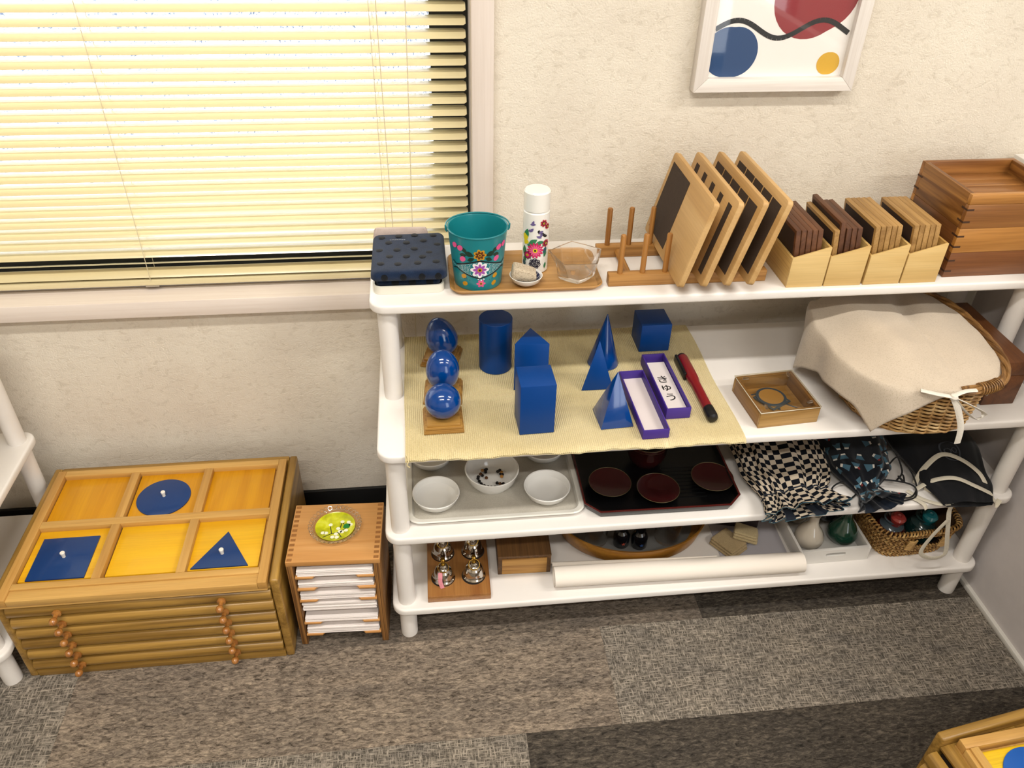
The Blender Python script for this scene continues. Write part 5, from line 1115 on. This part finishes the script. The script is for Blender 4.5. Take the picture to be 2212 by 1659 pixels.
# paper roll
rl = thing('paper_roll', 'long loosely rolled sheet of white paper at the shelf front', 'paper', (0.5330, -0.3555, S4+0.0005), R(-1.0))
def rollf(rad0, rad1, turns, L):
    def f(u, v):
        a = -math.pi*0.5+2*math.pi*turns*u; r = rad0+(rad1-rad0)*u; x = -L/2+L*v
        return (x+0.004*(u-0.5)*math.sin(3*v), -r*math.cos(a)*1.0, max(0.0206*1.12+r*math.sin(a)*0.92, 0.0002+0.0004*u))
    return f
rp = flat('roll_paper', '#e6ddd2', 0.75)
B().grid(rollf(0.0185, 0.0218, 2.05, 0.4980), 90, 40).obj('rolled_sheet', rp, rl, fix=False, smooth=60)
B().grid(lambda u, v: (-0.250+0.330*v, 0.0190+0.012*(1-v)*u+0.006*u, 0.0310+0.0050*math.sin(math.pi*u)-0.018*u*u+0.006*(1-v)*u), 10, 24).obj('loose_edge', rp, rl, fix=False, smooth=60)
# folded cloths, dark card, pale sheet
tag(B().box(-0.070, 0.070, -0.062, 0.062, 0, 0.0012).obj('pale_sheet', flat('sheet_lilac_grey', '#b6b2b8', 0.6), None, (0.7060, -0.2520, S4+0.0004), (0, 0, R(-2))), 'pale lilac grey sheet lying flat under the folded cloths', 'sheet')
tag(B().ext(rrect(0.098, 0.060, 0.006), 0, 0.030).obj('dark_case', flat('case_dark_brown', '#2a1a16', 0.6), None, (0.6950, -0.2050, S4+0.0018), (0, 0, R(-14)), bevel=0.003), 'dark brown case behind the folded beige cloths', 'case')
bei = cloth('beige_cotton', '#b59f78', '#9c8660', 1600, 0.95, 30)
b = B()
for q in range(3): soft_slab(b, 0.001*q, 0.0012*q, 0.052-0.002*q, 0.060-0.002*q, 0.0055*q, 0.0055*q+0.0052, 0.0030, 0.0003, 30+q)
tag(b.obj('folded_cloth', bei, None, (0.6580, -0.2870, S4+0.0020), (0, 0, R(33))), 'beige folded cloth lying nearer the oval tray', 'cloth', 'folded beige cloths')
b = B()
for q in range(3): soft_slab(b, -0.001*q, 0.001*q, 0.050-0.002*q, 0.034-0.0015*q, 0.0060*q, 0.0060*q+0.0057, 0.0028, 0.0003, 40+q)
tag(b.obj('folded_cloth', cloth('beige_cotton_pale', '#bba982', '#a38f68', 1600, 0.95, 30), None, (0.6940, -0.2790, S4+0.0195), (0, R(3), R(-26))), 'paler beige folded cloth lying across the other one', 'cloth', 'folded beige cloths')
# white tray with vases
wtm = flat('tray_white_paint', '#d8d5d0', 0.45, var=0.03); wt = thing('white_tray', 'white painted tray with slot handle holding two vases', 'tray', (0.8560, -0.2700, S4+0.0003), R(0.5))
TWd, TDp, Hh, q = 0.150, 0.152, 0.036, 0.006
B().box(-TWd/2, TWd/2, -TDp/2, TDp/2, 0, 0.004).obj('tray_floor', wtm, wt)
for s in (-1, 1): B().box(s*TWd/2-(q if s > 0 else 0), s*TWd/2+(0 if s > 0 else q), -TDp/2, TDp/2, 0.004, Hh).obj('side_wall', wtm, wt, bevel=0.001)
B().box(-TWd/2+q, TWd/2-q, TDp/2-q, TDp/2, 0.004, Hh).obj('back_wall', wtm, wt, bevel=0.001)
sl = rrect(0.042, 0.0085, 0.0040, 6, 0.002, 0.0225)
b = B(); ol = [(x, z) for x, z in rrect(TWd-2*q, Hh-0.004, 0.0005, 6, 0, (Hh+0.004)/2)]
n_ = len(ol); vs_ = []
for y in (-TDp/2, -TDp/2+q): vs_ += [(x, y, z) for x, z in ol]+[(x, y, z) for x, z in sl]
fs_ = []
for i in range(n_):
    j = (i+1) % n_; fs_ += [(i, j, n_+j, n_+i), (2*n_+i, 3*n_+i, 3*n_+j, 2*n_+j), (i, 2*n_+i, 2*n_+j, j), (n_+i, n_+j, 3*n_+j, 3*n_+i)]
b.add(vs_, fs_); b.obj('front_wall', wtm, wt)
vprof = [(0, 0), (0.0150, 0), (0.0185, 0.0015), (0.0262, 0.0100), (0.0285, 0.0200), (0.0262, 0.0310), (0.0195, 0.0430), (0.0122, 0.0530), (0.0090, 0.0620), (0.0086, 0.0760), (0.0100, 0.0820), (0.0088, 0.0822), (0.0074, 0.0760), (0.0074, 0.0620), (0, 0.0600)]
VZ = S4+0.0003+0.0043
for x, y, s, c, lab in ((0.8230, -0.2960, 1.03, ('vase_cream_glaze', '#c9c0b2'), 'cream glazed narrow-necked vase in the white tray'), (0.8970, -0.2900, 1.08, ('vase_green_glaze', '#123c2e'), 'dark green glazed vase in the white tray'), (0.8250, -0.2225, 0.95, ('vase_beige_glaze', '#a79a86'), 'beige vase at the back left of the white tray'), (0.8900, -0.2240, 0.95, ('vase_navy_glaze', '#1c2230'), 'dark navy vase at the back of the white tray')):
    tag(B().lathe([(r*s, z*s) for r, z in vprof], 44).obj('glazed_vase', flat(c[0], c[1], 0.12, coat=0.7), None, (x, y, VZ)), lab, 'vase', 'glazed vases in the white tray')
# seagrass basket with two jars
sgm, nt, pbb = newmat('seagrass'); n1 = noise(nt, coords(nt), 130, 3); nt.links.new(ramp(nt, n1, [(0.3, lin('#5e3d16')), (0.5, lin('#a1773e')), (0.68, lin('#d8b678'))]), pbb.inputs['Base Color']); setp(pbb, Roughness=0.6)
sgd = flat('seagrass_core', '#452c12', 0.9)
SBX, SBY, SBR = 1.0270, -0.2620, R(3)
sbk = thing('seagrass_basket', 'rectangular seagrass basket with slot handle holding two glazed jars', 'basket', (SBX, SBY, S4+0.0004), SBR)
SBH = 0.0720
def sb_pt(t, f, off=0.0):
    a = 0.074+0.020*f+off; b_ = 0.080+0.012*f+off; x, y = sup(a, b_, 5.0, t); return Vector((x, y, SBH*f))
N = 80
def inslot(t, f):
    p = sb_pt(t, f); return p.y < -0.05 and abs(p.x-0.012) < 0.030 and 0.44 < f < 0.80
core = B(); NV = 25
for j in range(NV):
    for i in range(160):
        t0, t1, f0, f1_ = 2*math.pi*i/160, 2*math.pi*(i+1)/160, j/NV, (j+1)/NV
        if inslot((t0+t1)/2, (f0+f1_)/2): continue
        for o_ in (-0.0012, -0.0042):
            core.add([sb_pt(t0, f0, o_), sb_pt(t1, f0, o_), sb_pt(t1, f1_, o_), sb_pt(t0, f1_, o_)], [(0, 1, 2, 3)])
core.obj('basket_core', sgd, sbk, fix=False)
B().ext([tuple(sb_pt(2*math.pi*i/80, 0, -0.002)[:2]) for i in range(80)], 0.0002, 0.003).obj('basket_floor', sgd, sbk)
wvb = B(); RWS = 11
for j in range(RWS):
    for i in range(N):
        t = 2*math.pi*(i+0.5*(j % 2))/N; f = (j+0.5)/RWS
        if inslot(t, f): continue
        p = sb_pt(t, f, 0.0004); tg = (sb_pt(t+0.01, f)-sb_pt(t-0.01, f)).normalized(); up = (sb_pt(t, min(f+0.02, 1))-sb_pt(t, max(f-0.02, 0))).normalized(); nn_ = tg.cross(up).normalized()
        s_ = 1 if j % 2 else -1
        d1 = (tg*0.85+up*0.55*s_).normalized(); d2_ = nn_.cross(d1)
        m4 = Matrix((( d1.x, d2_.x, nn_.x, p.x), (d1.y, d2_.y, nn_.y, p.y), (d1.z, d2_.z, nn_.z, p.z), (0, 0, 0, 1)))
        L, W_, h2 = 0.0052, 0.0021, 0.0016
        wvb.add([(-L, -W_*0.5, -h2), (-L*0.4, -W_, h2*0.7), (L*0.4, -W_, h2*0.7), (L, -W_*0.5, -h2), (-L, W_*0.5, -h2), (-L*0.4, W_, h2*0.7), (L*0.4, W_, h2*0.7), (L, W_*0.5, -h2)], [(0, 1, 5, 4), (1, 2, 6, 5), (2, 3, 7, 6), (0, 3, 2, 1), (4, 5, 6, 7)], m4)
tag(wvb.obj('plaited_strands', sgm, sbk, smooth=50), kind='stuff')
rmb = B()
for k in range(90):
    t = 2*math.pi*k/90; p = sb_pt(t, 1.0, -0.0025); tg = (sb_pt(t+0.01, 1)-sb_pt(t-0.01, 1)).normalized(); nn_ = tg.cross(Vector((0, 0, 1)))
    rmb.tube([p+nn_*0.0050*math.cos(a)+Vector((0, 0, 0.0048*math.sin(a)+0.001))+tg*0.0035*math.sin(a*0.5) for a in [R(-30+240*q/8) for q in range(9)]], 0.0019, 5)
tag(rmb.obj('rim_wrapping', sgm, sbk), kind='stuff')
sw = B()
for sx in (-0.024, 0.048):
    for q in range(7):
        z = SBH*(0.42+0.06*q); y = -0.0905-0.012*(z/SBH-0.6); sw.tube([(sx-0.009, y, z), (sx, y-0.0035, z+0.0004), (sx+0.009, y, z)], 0.0021, 6)
sw.obj('handle_binding', flat('binding_pale', '#b8935a', 0.6), sbk)
def jar(x, y, body, neck, stop, lab):
    t = thing('glazed_jar', lab, 'jar', (x, y, S4+0.0038))
    B().lathe([(0, 0), (0.024, 0), (0.029, 0.004), (0.032, 0.020), (0.031, 0.034), (0.024, 0.045), (0.0165, 0.051), (0.0150, 0.056), (0.019, 0.063), (0.0165, 0.0632), (0.0125, 0.057), (0, 0.056)], 40).obj('jar_body', [flat(*body, 0.15, coat=0.6)], t)
    B().lathe([(0.0236, 0.0458), (0.0172, 0.0512), (0.0157, 0.056), (0.0197, 0.0634), (0.0160, 0.0636)], 40).obj('glazed_neck', flat(*neck, 0.15, coat=0.6), t, fix=False)
    B().lathe([(0, 0.0565), (0.0110, 0.0570), (0.0118, 0.064), (0.0148, 0.070), (0.0150, 0.0765), (0.0110, 0.0810), (0.0045, 0.0815), (0.0030, 0.0795), (0, 0.0790)], 32, m=Matrix.Translation((0, 0, 0)) @ Matrix.Rotation(R(8), 4, 'X')).obj('stopper', flat(*stop, 0.15, coat=0.6), t)
jar(0.9930, -0.3000, ('jar_oxblood', '#4a1512'), ('jar_neck_slate', '#56636c'), ('stopper_coral', '#a03a34'), 'dark red glazed jar with coral stopper in the seagrass basket'); jar(1.0610, -0.3010, ('jar_dark_teal', '#12302e'), ('jar_neck_dark', '#2c4444'), ('stopper_teal', '#17707a'), 'dark teal glazed jar with turquoise stopper in the seagrass basket')
